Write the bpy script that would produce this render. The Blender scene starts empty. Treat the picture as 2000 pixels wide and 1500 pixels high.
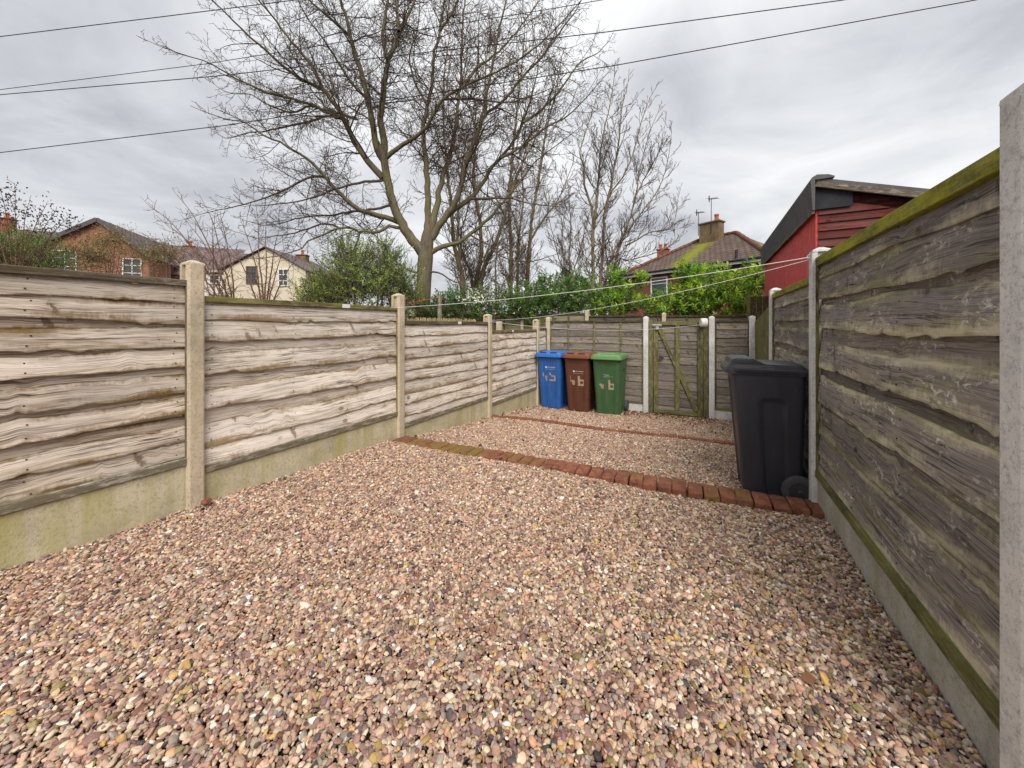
import bpy, bmesh, math, random
import numpy as np
from mathutils import Vector, Matrix

SC = bpy.context.scene
COL = SC.collection
rng = np.random.default_rng(7)
random.seed(7)
H = 1.22                                   # eye height above the near gravel
TH = math.radians(27.63)                   # camera turned left of the garden's axis
CT, ST = math.cos(TH), math.sin(TH)
FPX, CX, HZ = 722.0, 1000.0, 634.0


def at(px, py, Z):
    """point seen at photo pixel (px,py) at distance Z along the lens axis"""
    X = (px - CX) / FPX * Z
    return np.array((-ST * Z + CT * X, CT * Z + ST * X, H + (HZ - py) / FPX * Z))


def gz(x, y):
    """height of the terraced gravel"""
    ys = [-3, 0.5, 3.0, 3.22, 5.1, 5.35, 7.0, 8.0]
    zs = [0, 0, -0.07, -0.115, -0.275, -0.30, -0.47, -0.50]
    return np.interp(y, ys, zs) + 0.008 * np.sin(3.1 * x + 1.7 * y) + 0.006 * np.sin(5.3 * y - 2.2 * x)


# ------------------------------------------------------------------ objects
def tag(o, label=None, cat=None, group=None, kind=None):
    if label: o['label'] = label
    if cat: o['category'] = cat
    if group: o['group'] = group
    if kind: o['kind'] = kind
    return o


def empty(name, loc=(0, 0, 0), rz=0.0, label=None, cat=None, group=None):
    o = bpy.data.objects.new(name, None)
    o.empty_display_size = 0.1
    COL.objects.link(o)
    o.location = loc
    o.rotation_euler = (0, 0, rz)
    return tag(o, label, cat, group)


class MB:
    """collects geometry for one mesh object"""
    def __init__(s):
        s.v = []; s.f = []; s.uv = []; s.at = []; s.n = 0; s.mi = []; s.hasuv = False; s.hasat = False

    def add(s, verts, faces, uv=None, at=None, mi=0):
        verts = [tuple(map(float, p)) for p in verts]
        k = s.n
        s.v += verts
        s.n += len(verts)
        for f in faces:
            s.f.append(tuple(k + i for i in f)); s.mi.append(mi)
        s.uv += [tuple(map(float, q)) for q in uv] if uv is not None else [(p[0] + p[1], p[2]) for p in verts]
        s.at += [tuple(map(float, q)) for q in at] if at is not None else [(0.5, 0.5, 0.5, 1)] * len(verts)
        if uv is not None: s.hasuv = True
        if at is not None: s.hasat = True

    def box(s, c, size, rot=None, bev=0.0, mi=0):
        hx, hy, hz = size[0] / 2, size[1] / 2, size[2] / 2
        if bev > 0:
            b = min(bev, hx * .9, hy * .9, hz * .9)
            vs = []; idx = {}
            for sx in (-1, 1):
                for sy in (-1, 1):
                    for sz in (-1, 1):
                        for ax in range(3):
                            p = [sx * (hx - b), sy * (hy - b), sz * (hz - b)]
                            p[ax] += (sx, sy, sz)[ax] * b
                            idx[(sx, sy, sz, ax)] = len(vs); vs.append(p)
            fs = []
            for ax in range(3):
                a1, a2 = (ax + 1) % 3, (ax + 2) % 3
                for sg in (-1, 1):
                    loop = []
                    for (p, q) in ((-1, -1), (1, -1), (1, 1), (-1, 1)):
                        k = [0, 0, 0]; k[ax] = sg; k[a1] = p; k[a2] = q
                        loop.append(idx[(*k, ax)])
                    fs.append(loop if sg > 0 else loop[::-1])
            for ax in range(3):
                a1, a2 = (ax + 1) % 3, (ax + 2) % 3
                for p in (-1, 1):
                    for q in (-1, 1):
                        k0 = [0, 0, 0]; k0[ax] = -1; k0[a1] = p; k0[a2] = q
                        k1 = list(k0); k1[ax] = 1
                        l = [idx[(*k0, a1)], idx[(*k1, a1)], idx[(*k1, a2)], idx[(*k0, a2)]]
                        fs.append(l if p * q < 0 else l[::-1])
            for sx in (-1, 1):
                for sy in (-1, 1):
                    for sz in (-1, 1):
                        l = [idx[(sx, sy, sz, 0)], idx[(sx, sy, sz, 1)], idx[(sx, sy, sz, 2)]]
                        fs.append(l if sx * sy * sz > 0 else l[::-1])
        else:
            vs = [(a * hx, b_ * hy, c_ * hz) for a in (-1, 1) for b_ in (-1, 1) for c_ in (-1, 1)]
            fs = [(0, 1, 3, 2), (4, 6, 7, 5), (0, 4, 5, 1), (2, 3, 7, 6), (0, 2, 6, 4), (1, 5, 7, 3)]
        M = rot if rot is not None else Matrix.Identity(3)
        c = Vector(c)
        lv = [Vector(p) for p in vs]
        k = int(np.argmax((hx, hy, hz)))
        o1, o2 = (k + 1) % 3, (k + 2) % 3
        off = random.random() * 9
        uv = [(p[k] + off, p[o1] * .8 + p[o2] + off) for p in lv]
        s.add([M @ p + c for p in lv], fs, uv, mi=mi)

    def bar(s, a, b, w, t, up=(0, 0, 1), bev=0.002, mi=0):
        """rectangular bar from a to b"""
        a = Vector(a); b = Vector(b); d = (b - a); L = d.length; d.normalize()
        side = d.cross(Vector(up))
        if side.length < 1e-4: side = d.cross(Vector((1, 0, 0)))
        side.normalize(); u2 = side.cross(d)
        M = Matrix((d, side, u2)).transposed()
        s.box((a + b) / 2, (L, w, t), M, bev, mi)

    def tube(s, pts, rad, n=8, cap=True, mi=0):
        P = np.array([tuple(p) for p in pts], float)
        R = np.full(len(P), rad) if np.isscalar(rad) else np.array(rad, float)
        T = np.gradient(P, axis=0)
        T /= (np.linalg.norm(T, axis=1, keepdims=True) + 1e-9)
        ref = np.array((0, 0, 1.0)) if abs(T[0, 2]) < .9 else np.array((1.0, 0, 0))
        A = np.cross(T, ref); A /= (np.linalg.norm(A, axis=1, keepdims=True) + 1e-9)
        B = np.cross(T, A)
        ang = np.linspace(0, 2 * math.pi, n, endpoint=False)
        V = P[:, None, :] + R[:, None, None] * (np.cos(ang)[None, :, None] * A[:, None, :] + np.sin(ang)[None, :, None] * B[:, None, :])
        m = len(P)
        L = np.concatenate([[0], np.cumsum(np.linalg.norm(np.diff(P, axis=0), axis=1))])
        uv = [(L[i], j / n * max(R[i], .01) * 6.28) for i in range(m) for j in range(n)]
        fs = [(i * n + j, (i + 1) * n + j, (i + 1) * n + (j + 1) % n, i * n + (j + 1) % n) for i in range(m - 1) for j in range(n)]
        if cap:
            fs.append(tuple(range(n))); fs.append(tuple((m - 1) * n + j for j in range(n))[::-1])
        s.add(V.reshape(-1, 3), fs, uv, mi=mi)

    def lathe(s, prof, c, axis='Z', n=24, mi=0):
        vs = []; fs = []
        for (r, h) in prof:
            for j in range(n):
                a = 2 * math.pi * j / n
                p = (r * math.cos(a), r * math.sin(a), h)
                if axis == 'X': p = (p[2], p[0], p[1])
                elif axis == 'Y': p = (p[1], p[2], p[0])
                vs.append((p[0] + c[0], p[1] + c[1], p[2] + c[2]))
        m = len(prof)
        for i in range(m - 1):
            for j in range(n):
                fs.append((i * n + j, i * n + (j + 1) % n, (i + 1) * n + (j + 1) % n, (i + 1) * n + j))
        fs.append(tuple(range(n))[::-1]); fs.append(tuple((m - 1) * n + j for j in range(n)))
        s.add(vs, fs, mi=mi)

    def build(s, name, mats, parent=None, smooth=False, loc=None):
        me = bpy.data.meshes.new(name)
        me.from_pydata(s.v, [], s.f)
        if not isinstance(mats, (list, tuple)): mats = [mats]
        for m in mats: me.materials.append(m)
        uvl = me.uv_layers.new(name='UVMap')
        li = np.zeros(len(me.loops), dtype=np.int32); me.loops.foreach_get('vertex_index', li)
        uvl.data.foreach_set('uv', np.array(s.uv, dtype=np.float32)[li].ravel())
        if s.hasat:
            ca = me.attributes.new('bd', 'FLOAT_COLOR', 'POINT')
            ca.data.foreach_set('color', np.array(s.at, dtype=np.float32).ravel())
        me.polygons.foreach_set('material_index', np.array(s.mi, dtype=np.int32))
        me.update()
        if smooth:
            me.polygons.foreach_set('use_smooth', np.ones(len(me.polygons), dtype=bool)); me.set_sharp_from_angle(angle=math.radians(38))
        o = bpy.data.objects.new(name, me)
        COL.objects.link(o)
        if parent is not None: o.parent = parent
        if loc is not None: o.location = loc
        return o


def copy_tree(o, parent=None):
    c = o.copy(); COL.objects.link(c)
    if parent is not None: c.parent = parent
    for ch in [k for k in bpy.data.objects if k.parent == o]: copy_tree(ch, c)
    return c


# ------------------------------------------------------------------ materials
class NT:
    def __init__(s, name):
        s.m = bpy.data.materials.new(name); s.m.use_nodes = True
        s.t = s.m.node_tree; s.t.nodes.clear()
        s.out = s.N('ShaderNodeOutputMaterial')
        s.b = s.N('ShaderNodeBsdfPrincipled')
        s.L(s.b.outputs[0], s.out.inputs[0])

    def N(s, t, **k):
        n = s.t.nodes.new(t)
        for a, b in k.items(): setattr(n, a, b)
        return n

    def L(s, a, b): s.t.links.new(a, b)

    def S(s, sock, v):
        if isinstance(v, bpy.types.NodeSocket): s.L(v, sock)
        elif isinstance(v, (tuple, list)) and len(v) == 3 and sock.type == 'RGBA': sock.default_value = (*v, 1)
        else: sock.default_value = v

    def math(s, op, a, b=0.0, clamp=False):
        n = s.N('ShaderNodeMath', operation=op, use_clamp=clamp); s.S(n.inputs[0], a); s.S(n.inputs[1], b); return n.outputs[0]

    def mix(s, f, a, b, mode='MIX'):
        n = s.N('ShaderNodeMix', data_type='RGBA', blend_type=mode); s.S(n.inputs[0], f); s.S(n.inputs[6], a); s.S(n.inputs[7], b); return n.outputs[2]

    def ramp(s, f, stops, interp='LINEAR'):
        n = s.N('ShaderNodeValToRGB'); cr = n.color_ramp; cr.interpolation = interp
        while len(cr.elements) < len(stops): cr.elements.new(.5)
        for e, (p, c) in zip(cr.elements, stops):
            e.position = p; e.color = (c, c, c, 1) if np.isscalar(c) else (*c, 1)
        s.S(n.inputs[0], f); return n.outputs[0]

    def coord(s, k='Object'): return s.N('ShaderNodeTexCoord').outputs[k]

    def mapping(s, v, scale=(1, 1, 1), loc=(0, 0, 0), rot=(0, 0, 0)):
        n = s.N('ShaderNodeMapping'); s.L(v, n.inputs[0]); s.S(n.inputs['Scale'], scale); s.S(n.inputs['Location'], loc); s.S(n.inputs['Rotation'], rot); return n.outputs[0]

    def noise(s, v, scale=5.0, detail=4.0, rough=.55, dist=0.0):
        n = s.N('ShaderNodeTexNoise'); s.L(v, n.inputs['Vector']); n.inputs['Scale'].default_value = scale; n.inputs['Detail'].default_value = detail
        n.inputs['Roughness'].default_value = rough; n.inputs['Distortion'].default_value = dist; return n.outputs[0]

    def voro(s, v, scale=5.0, out='Distance', feature='F1', rnd=1.0):
        n = s.N('ShaderNodeTexVoronoi', feature=feature); s.L(v, n.inputs['Vector']); n.inputs['Scale'].default_value = scale
        n.inputs['Randomness'].default_value = rnd; return n.outputs[out]

    def bump(s, h, strength=.3, dist=.01):
        n = s.N('ShaderNodeBump'); n.inputs['Strength'].default_value = strength; n.inputs['Distance'].default_value = dist
        s.L(h, n.inputs['Height']); s.L(n.outputs[0], s.b.inputs['Normal'])

    def fin(s, col, rough=.8, spec=.3, metal=0.0):
        s.S(s.b.inputs['Base Color'], col); s.S(s.b.inputs['Roughness'], rough)
        s.b.inputs['Specular IOR Level'].default_value = spec; s.b.inputs['Metallic'].default_value = metal
        return s.m


def wood(name, dark, mid, pale, edge, algae=(.2, .19, .03), algae_amt=.3, edge_amt=.7, knots=.6, layer_dark=.6, bscale=1.0, lich=0.0):
    t = NT(name)
    uv = t.coord('UV')
    a = t.N('ShaderNodeAttribute', attribute_name='bd')
    sp = t.N('ShaderNodeSeparateColor'); t.L(a.outputs['Color'], sp.inputs[0])
    bv, rn, ly = sp.outputs[0], sp.outputs[1], sp.outputs[2]
    kv = t.mapping(uv, (4.2, 6.0, 1))
    kd = t.voro(kv, 1.0)
    kc = t.N('ShaderNodeSeparateColor'); t.L(t.voro(kv, 1.0, 'Color'), kc.inputs[0])
    ksel = t.math('GREATER_THAN', kc.outputs[0], 1 - knots * .62)
    near = t.math('MULTIPLY', t.math('MAXIMUM', t.math('SUBTRACT', .42, kd), 0), ksel)
    cv = t.N('ShaderNodeCombineXYZ'); t.L(t.math('MULTIPLY', near, .013), cv.inputs[1])
    ad = t.N('ShaderNodeVectorMath', operation='ADD'); t.L(uv, ad.inputs[0]); t.L(cv.outputs[0], ad.inputs[1])
    uw = ad.outputs[0]
    gA = t.noise(t.mapping(uw, (1.5, 44, 1)), 1.0, 8, .66, .12)
    gB = t.noise(t.mapping(uw, (5.5, 260, 1)), 1.0, 4, .6, .1)
    gC = t.noise(t.mapping(uv, (2.6, 7.0, 1), (3, 7, 0)), 1.0, 6, .66, .3)
    col = t.ramp(gA, [(.24, dark), (.36, mid), (.50, pale), (.8, tuple(min(1, c * 1.15) for c in pale))])
    col = t.mix(t.ramp(gC, [(.32, .5), (.46, 0.0)]), col, dark)
    col = t.mix(t.ramp(gB, [(.34, .85), (.455, 0.0)]), col, tuple(c * .55 for c in dark))
    ck = t.ramp(t.noise(t.mapping(uw, (1.1, 75, 1), (9, 4, 0)), 1.0, 3, .5, .1), [(.33, 1.0), (.37, 0.0)])
    col = t.mix(t.math('MULTIPLY', ck, .8), col, tuple(c * .35 for c in dark))
    for sc3, lc3, wd3, am3 in (((.55, 17, 1), (21, 4, 0), .010, .85), ((.9, 30, 1), (3, 17, 0), .013, .6)):
        iso = t.math('ABSOLUTE', t.math('SUBTRACT', t.noise(t.mapping(uw, sc3, lc3), 1.0, 3, .5), .5))
        brk = t.ramp(t.noise(t.mapping(uv, (2.2, 9, 1), lc3), 1.0, 3, .6), [(.44, 0.0), (.54, 1.0)])
        col = t.mix(t.math('MULTIPLY', t.math('MULTIPLY', t.ramp(iso, [(wd3 * .5, 1.0), (wd3 * 1.5, 0.0)]), brk), am3), col, tuple(c * .35 for c in dark))
    # diagonal smears where side branches were sawn through
    sv = t.mapping(t.mapping(uv, (1, 1, 1), (0, 0, 0), (0, 0, .42)), (11.0, 3.2, 1), (5, 3, 0))
    sd = t.voro(sv, 1.0); sc_ = t.N('ShaderNodeSeparateColor'); t.L(t.voro(sv, 1.0, 'Color'), sc_.inputs[0])
    smear = t.math('MULTIPLY', t.ramp(t.math('ADD', sd, t.math('MULTIPLY', t.noise(t.mapping(uv, (70, 45, 1)), 1.0, 4, .7), .55)), [(.40, 1.0), (.50, 0.0)]), t.math('GREATER_THAN', sc_.outputs[1], .72))
    tint = t.noise(t.mapping(uv, (1.4, 3.5, 1), (8, 8, 0)), 1.0, 3, .5)
    col = t.mix(t.ramp(tint, [(.42, .0), (.62, .45)]), col, tuple(.55 * c + .45 * (pale[0] * .85) for c in mid))
    st = t.noise(t.mapping(uv, (1.2, 16, 1), (12, 3, 0)), 1.0, 6, .68, .15)
    col = t.mix(t.math('MULTIPLY', t.ramp(st, [(.56, 0.0), (.68, 1.0)]), .6), col, edge if lich == 0 else dark)
    col = t.mix(t.math('MULTIPLY', smear, .72), col, tuple(c * .8 for c in dark))
    kn = t.math('MULTIPLY', t.ramp(kd, [(.045, 1.0), (.07, .55), (.085, 1.0), (.115, .5), (.16, 0.0)]), ksel)
    col = t.mix(t.math('MULTIPLY', kn, .85), col, tuple(c * .5 for c in dark))
    # board edges: weather-stained, then lined with painted gap shadow
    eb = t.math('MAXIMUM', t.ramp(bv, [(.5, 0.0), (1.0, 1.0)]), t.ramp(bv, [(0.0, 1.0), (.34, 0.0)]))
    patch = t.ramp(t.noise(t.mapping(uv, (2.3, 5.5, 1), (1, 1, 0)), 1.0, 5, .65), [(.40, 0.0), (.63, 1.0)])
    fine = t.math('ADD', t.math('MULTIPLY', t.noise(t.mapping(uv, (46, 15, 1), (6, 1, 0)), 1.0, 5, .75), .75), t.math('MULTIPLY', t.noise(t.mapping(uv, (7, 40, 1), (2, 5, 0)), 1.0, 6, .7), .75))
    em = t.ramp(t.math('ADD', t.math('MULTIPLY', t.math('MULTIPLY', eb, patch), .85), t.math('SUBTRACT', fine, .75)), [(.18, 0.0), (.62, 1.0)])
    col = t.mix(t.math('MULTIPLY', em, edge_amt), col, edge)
    rim = t.math('MULTIPLY', t.math('MAXIMUM', t.ramp(bv, [(.93, 0.0), (.975, 1.0)]), t.ramp(bv, [(.02, 1.0), (.05, 0.0)])), t.ramp(t.noise(t.mapping(uv, (9, 30, 1), (4, 4, 0)), 1.0, 5, .7), [(.40, 0.0), (.52, 1.0)]))  # thin dark edge line: gap shadow and grime painted into the wood colour
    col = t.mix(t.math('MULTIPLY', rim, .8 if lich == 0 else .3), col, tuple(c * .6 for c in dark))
    if lich > 0:
        lm = t.math('MULTIPLY', t.ramp(t.noise(t.mapping(uv, (22, 40, 1), (2, 9, 0)), 1.0, 6, .75, .6), [(.52, 0.0), (.60, 1.0)]), t.ramp(t.noise(t.mapping(uv, (3, 7, 1), (7, 2, 0)), 1.0, 4, .6), [(.5, 0.0), (.62, 1.0)]))
        col = t.mix(t.math('MULTIPLY', lm, lich), col, (.62, .58, .5))
    gm = t.ramp(t.math('ADD', t.math('ADD', t.math('MULTIPLY', t.noise(t.mapping(uv, (2.0, 7, 1), (4, 2, 0)), 1.0, 6, .7), .7), t.math('MULTIPLY', fine, .22)), t.math('MULTIPLY', eb, .12)), [(.53, 0.0), (.70, 1.0)])
    col = t.mix(t.math('MULTIPLY', gm, algae_amt), col, algae)
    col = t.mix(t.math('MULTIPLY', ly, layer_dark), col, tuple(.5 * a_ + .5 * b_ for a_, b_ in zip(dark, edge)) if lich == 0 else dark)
    br = t.math('ADD', t.math('MULTIPLY', rn, .45), .76)
    cc = t.N('ShaderNodeCombineColor')
    for i in range(3): t.L(br, cc.inputs[i])
    col = t.mix(1.0, col, cc.outputs[0], 'MULTIPLY')
    h = t.math('ADD', t.math('MULTIPLY', gA, .7), t.math('ADD', t.math('MULTIPLY', gB, .55), t.math('MULTIPLY', kn, -.3)))
    t.bump(h, .75 * bscale, .006)
    return t.fin(col, .88, .15)


def concrete(name, base, algae=(.24, .21, .05), amt=.4, lo=.45, top=False):
    t = NT(name); o = t.coord('Object')
    n1 = t.noise(o, 5, 8, .65); n2 = t.noise(o, 60, 5, .7); sp = t.voro(o, 130)
    col = t.ramp(n1, [(.3, tuple(c * .72 for c in base)), (.5, base), (.75, tuple(min(1, c * 1.2) for c in base))])
    col = t.mix(t.ramp(n2, [(.3, .75), (.5, 0.0)]), col, tuple(c * .45 for c in base))
    col = t.mix(t.ramp(sp, [(.10, .7), (.22, 0.0)]), col, tuple(min(1, c * 1.5) for c in base))
    col = t.mix(t.ramp(t.voro(t.mapping(o, (1, 1, 1), (3, 3, 3)), 75), [(.08, .8), (.16, 0.0)]), col, tuple(c * .35 for c in base))
    st = t.noise(t.mapping(o, (9, 9, .9), (5, 1, 2)), 1.0, 6, .65, .4)
    col = t.mix(t.math('MULTIPLY', t.ramp(st, [(lo, 0.0), (lo + .22, 1.0)]), amt), col, algae)
    t.bump(t.math('ADD', n2, t.math('MULTIPLY', sp, .4)), .5, .004)
    return t.fin(col, .9, .15)


def plastic(name, col, rough=.42, grime=(.25, .22, .18), amt=.22):
    t = NT(name); o = t.coord('Object')
    n = t.noise(o, 3.5, 7, .65); f = t.noise(o, 320, 2, .5); st = t.noise(t.mapping(o, (14, 14, 1.6)), 1.0, 6, .7)
    c = t.ramp(n, [(.3, tuple(k * .8 for k in col)), (.7, tuple(min(1, k * 1.15) for k in col))])
    c = t.mix(t.math('MULTIPLY', t.ramp(st, [(.52, 0.0), (.75, 1.0)]), amt), c, grime)
    t.bump(f, .12, .002)
    return t.fin(c, t.math('ADD', t.math('MULTIPLY', n, .3), rough - .1), .45)


def simple(name, col, rough=.7, spec=.3, metal=0.0, var=.25, scale=12):
    t = NT(name); o = t.coord('Object'); n = t.noise(o, scale, 6, .6)
    c = t.ramp(n, [(.3, tuple(k * (1 - var) for k in col)), (.7, tuple(min(1, k * (1 + var)) for k in col))])
    t.bump(n, .2, .004)
    return t.fin(c, rough, spec, metal)


def leafmat(name, rough=.4, trans=.3, spec=.4):
    t = NT(name)
    a = t.N('ShaderNodeAttribute', attribute_name='bd')
    t.fin(a.outputs['Color'], rough, spec)
    tr = t.N('ShaderNodeBsdfTranslucent'); t.L(t.mix(1.0, a.outputs['Color'], (1.5, 1.6, .7), 'MULTIPLY'), tr.inputs[0])
    mx = t.N('ShaderNodeMixShader'); mx.inputs[0].default_value = trans
    t.L(t.b.outputs[0], mx.inputs[1]); t.L(tr.outputs[0], mx.inputs[2]); t.L(mx.outputs[0], t.out.inputs[0])
    return t.m


def bark(name, base, green=(.17, .17, .05), amt=.6, scale=1.0):
    t = NT(name); uv = t.coord('UV'); o = t.coord('Object')
    n = t.noise(t.mapping(o, (9 * scale, 9 * scale, 3 * scale)), 1.0, 8, .7, .4)
    n2 = t.noise(o, 1.6 * scale, 5, .6)
    c = t.ramp(n, [(.3, tuple(k * .5 for k in base)), (.52, base), (.72, tuple(min(1, k * 1.4) for k in base))])
    c = t.mix(t.math('MULTIPLY', t.ramp(n2, [(.4, 0.0), (.62, 1.0)]), amt), c, green)
    t.bump(n, .7, .02)
    return t.fin(c, .9, .15)


def brickwall(name, c1, c2, mortar, sc=1.0, bump=.4):
    t = NT(name); uv = t.coord('UV')
    b = t.N('ShaderNodeTexBrick'); t.L(uv, b.inputs['Vector'])
    t.S(b.inputs['Color1'], c1); t.S(b.inputs['Color2'], c2); t.S(b.inputs['Mortar'], mortar)
    b.inputs['Scale'].default_value = 1.0; b.inputs['Brick Width'].default_value = .225 * sc; b.inputs['Row Height'].default_value = .075 * sc
    b.inputs['Mortar Size'].default_value = .008 * sc
    n = t.noise(uv, 2.5, 6, .65)
    c = t.mix(t.ramp(n, [(.35, .55), (.6, 0.0)]), b.outputs[0], tuple(k * .45 for k in c1))
    t.bump(b.outputs[1], -bump, .01)
    return t.fin(c, .9, .15)


def rooftile(name, c1, c2, rowh=.3, w=.28, moss=0.0, wave=True):
    t = NT(name); uv = t.coord('UV')
    b = t.N('ShaderNodeTexBrick'); t.L(uv, b.inputs['Vector'])
    t.S(b.inputs['Color1'], c1); t.S(b.inputs['Color2'], c2); t.S(b.inputs['Mortar'], tuple(k * .25 for k in c1))
    b.inputs['Scale'].default_value = 1.0; b.inputs['Brick Width'].default_value = w; b.inputs['Row Height'].default_value = rowh; b.inputs['Mortar Size'].default_value = .025
    n = t.noise(uv, 1.2, 7, .7)
    c = t.mix(t.ramp(n, [(.36, .6), (.6, 0.0)]), b.outputs[0], tuple(k * .5 for k in c1))
    if moss > 0:
        sx = t.N('ShaderNodeSeparateXYZ'); t.L(uv, sx.inputs[0])
        band = t.math('SUBTRACT', 1.0, t.math('MULTIPLY', t.math('ABSOLUTE', t.math('SUBTRACT', sx.outputs[0], 3.9)), .75))
        mm = t.ramp(t.math('ADD', t.math('MULTIPLY', t.noise(uv, 4.5, 6, .7), .7), t.math('MULTIPLY', band, .38)), [(.52, 0.0), (.68, 1.0)])
        c = t.mix(t.math('MULTIPLY', mm, moss), c, (.20, .22, .015))
    t.bump(b.outputs[1], -.6, .03)
    return t.fin(c, .85, .2)


M = {}
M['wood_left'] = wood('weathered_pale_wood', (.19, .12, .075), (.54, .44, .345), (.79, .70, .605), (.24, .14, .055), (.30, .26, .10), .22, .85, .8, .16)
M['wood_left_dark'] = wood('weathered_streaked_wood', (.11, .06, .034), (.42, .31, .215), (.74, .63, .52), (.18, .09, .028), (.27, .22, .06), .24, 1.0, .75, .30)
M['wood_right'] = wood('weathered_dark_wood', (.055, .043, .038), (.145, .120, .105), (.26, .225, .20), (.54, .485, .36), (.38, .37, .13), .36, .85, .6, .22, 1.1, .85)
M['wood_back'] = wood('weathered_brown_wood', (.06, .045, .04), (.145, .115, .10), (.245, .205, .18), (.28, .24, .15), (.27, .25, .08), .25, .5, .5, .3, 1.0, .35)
M['rail_left'] = wood('rail_wood', (.07, .045, .035), (.24, .185, .125), (.40, .34, .24), (.16, .12, .06), (.38, .35, .09), .6, .3, .2, 0)
M['rail_brown'] = wood('stained_rail_wood', (.045, .028, .024), (.12, .085, .068), (.33, .27, .21), (.10, .065, .05), (.26, .22, .07), .25, .6, .3, 0, 1.0, .3)
M['rail_grey'] = wood('grey_rail_wood', (.22, .175, .13), (.46, .395, .32), (.60, .54, .46), (.30, .25, .14), (.30, .27, .10), .3, .3, .2, 0)
M['rail_green'] = wood('mossy_rail_wood', (.05, .042, .028), (.17, .15, .085), (.30, .275, .15), (.2, .19, .05), (.46, .45, .04), .9, .3, .15, 0)
M['rail_dark'] = wood('damp_rail_wood', (.05, .042, .03), (.13, .115, .075), (.24, .22, .15), (.2, .18, .06), (.30, .29, .07), .55, .3, .15, 0)
M['batten_green'] = wood('algae_batten_wood', (.11, .095, .05), (.24, .215, .125), (.35, .32, .20), (.2, .18, .08), (.31, .30, .075), .5, .2, .1, 0)
M['wood_far'] = wood('far_fence_wood', (.05, .038, .028), (.11, .088, .064), (.17, .14, .105), (.14, .125, .06), (.18, .17, .05), .35, .3, .2, 0)
M['wood_olive'] = wood('olive_fence_wood', (.09, .075, .04), (.19, .165, .09), (.28, .25, .145), (.2, .18, .08), (.25, .24, .06), .4, .3, .2, 0)
M['post_left'] = concrete('aged_concrete', (.54, .45, .325), (.36, .30, .12), .45)
M['post_right'] = concrete('pale_concrete', (.62, .605, .58), (.34, .32, .22), .15, .5)
M['gboard'] = concrete('algae_concrete', (.52, .46, .32), (.38, .335, .10), .7, .43)
M['gboard_right'] = concrete('algae_concrete_grey', (.40, .38, .33), (.28, .27, .11), .5, .45)


M['nail'] = simple('rusty_nail', (.07, .045, .035), .7, .4, .4, .3, 60)


def pebble_mat():
    t = NT('pebble')
    a = t.N('ShaderNodeAttribute', attribute_name='pcol', attribute_type='INSTANCER')
    oi = t.N('ShaderNodeObjectInfo')
    o = t.coord('Object')
    ad = t.N('ShaderNodeVectorMath', operation='ADD'); t.L(o, ad.inputs[0])
    cx = t.N('ShaderNodeCombineXYZ'); t.L(t.math('MULTIPLY', oi.outputs['Random'], 50), cx.inputs[0]); t.L(cx.outputs[0], ad.inputs[1])
    n = t.noise(ad.outputs[0], 2.2, 6, .65, .6); f = t.noise(ad.outputs[0], 14, 3, .6)
    c = t.mix(t.ramp(n, [(.35, .45), (.6, 0.0)]), a.outputs['Color'], t.mix(1.0, a.outputs['Color'], (.55, .48, .44), 'MULTIPLY'))
    c = t.mix(t.ramp(n, [(.58, 0.0), (.78, .5)]), c, t.mix(1.0, a.outputs['Color'], (1.35, 1.3, 1.22), 'MULTIPLY'))
    t.bump(f, .25, .05)
    return t.fin(c, .62, .32)


M['pebble'] = pebble_mat()
M['soil'] = simple('dark_soil', (.075, .058, .045), .95, .1, 0, .4, 30)
M['ground'] = simple('rough_ground', (.09, .085, .04), .95, .1, 0, .4, 2)

# ------------------------------------------------------------------ camera
cam = bpy.data.cameras.new('camera'); co = bpy.data.objects.new('camera', cam); COL.objects.link(co)
cam.sensor_width = 36; cam.lens = 36 * FPX / 2000; cam.shift_y = -(750 - HZ) / 2000
cam.clip_start = .02; cam.clip_end = 3000
co.location = (0, 0, H); co.rotation_euler = (math.radians(90), 0, TH)
SC.camera = co

# ------------------------------------------------------------------ sky and sun
SUN_EL, SUN_AZ = math.radians(44), math.radians(-58)      # sun behind the camera, to its right (azimuth from +x, towards -y)
w = bpy.data.worlds.new('World'); SC.world = w; w.use_nodes = True
nt = w.node_tree; nt.nodes.clear()
wo = nt.nodes.new('ShaderNodeOutputWorld'); bg = nt.nodes.new('ShaderNodeBackground'); nt.links.new(bg.outputs[0], wo.inputs[0])
bg.inputs[1].default_value = 0.06
sky = nt.nodes.new('ShaderNodeTexSky'); sky.sky_type = 'NISHITA'; sky.sun_disc = False
sky.sun_elevation = SUN_EL; sky.sun_rotation = math.pi / 2 - SUN_AZ
sky.air_density = 1.0; sky.dust_density = 2.0
tc = nt.nodes.new('ShaderNodeTexCoord')
sx = nt.nodes.new('ShaderNodeSeparateXYZ'); nt.links.new(tc.outputs['Generated'], sx.inputs[0])


def wm(op, a, b=0.0, clamp=False):
    n = nt.nodes.new('ShaderNodeMath'); n.operation = op; n.use_clamp = clamp
    for i, v in enumerate((a, b)):
        if isinstance(v, bpy.types.NodeSocket): nt.links.new(v, n.inputs[i])
        else: n.inputs[i].default_value = v
    return n.outputs[0]


zz = wm('MAXIMUM', sx.outputs[2], 0.0)
den = wm('ADD', zz, .22)
cxy = nt.nodes.new('ShaderNodeCombineXYZ')
nt.links.new(wm('DIVIDE', sx.outputs[0], den), cxy.inputs[0]); nt.links.new(wm('DIVIDE', sx.outputs[1], den), cxy.inputs[1])


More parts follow.
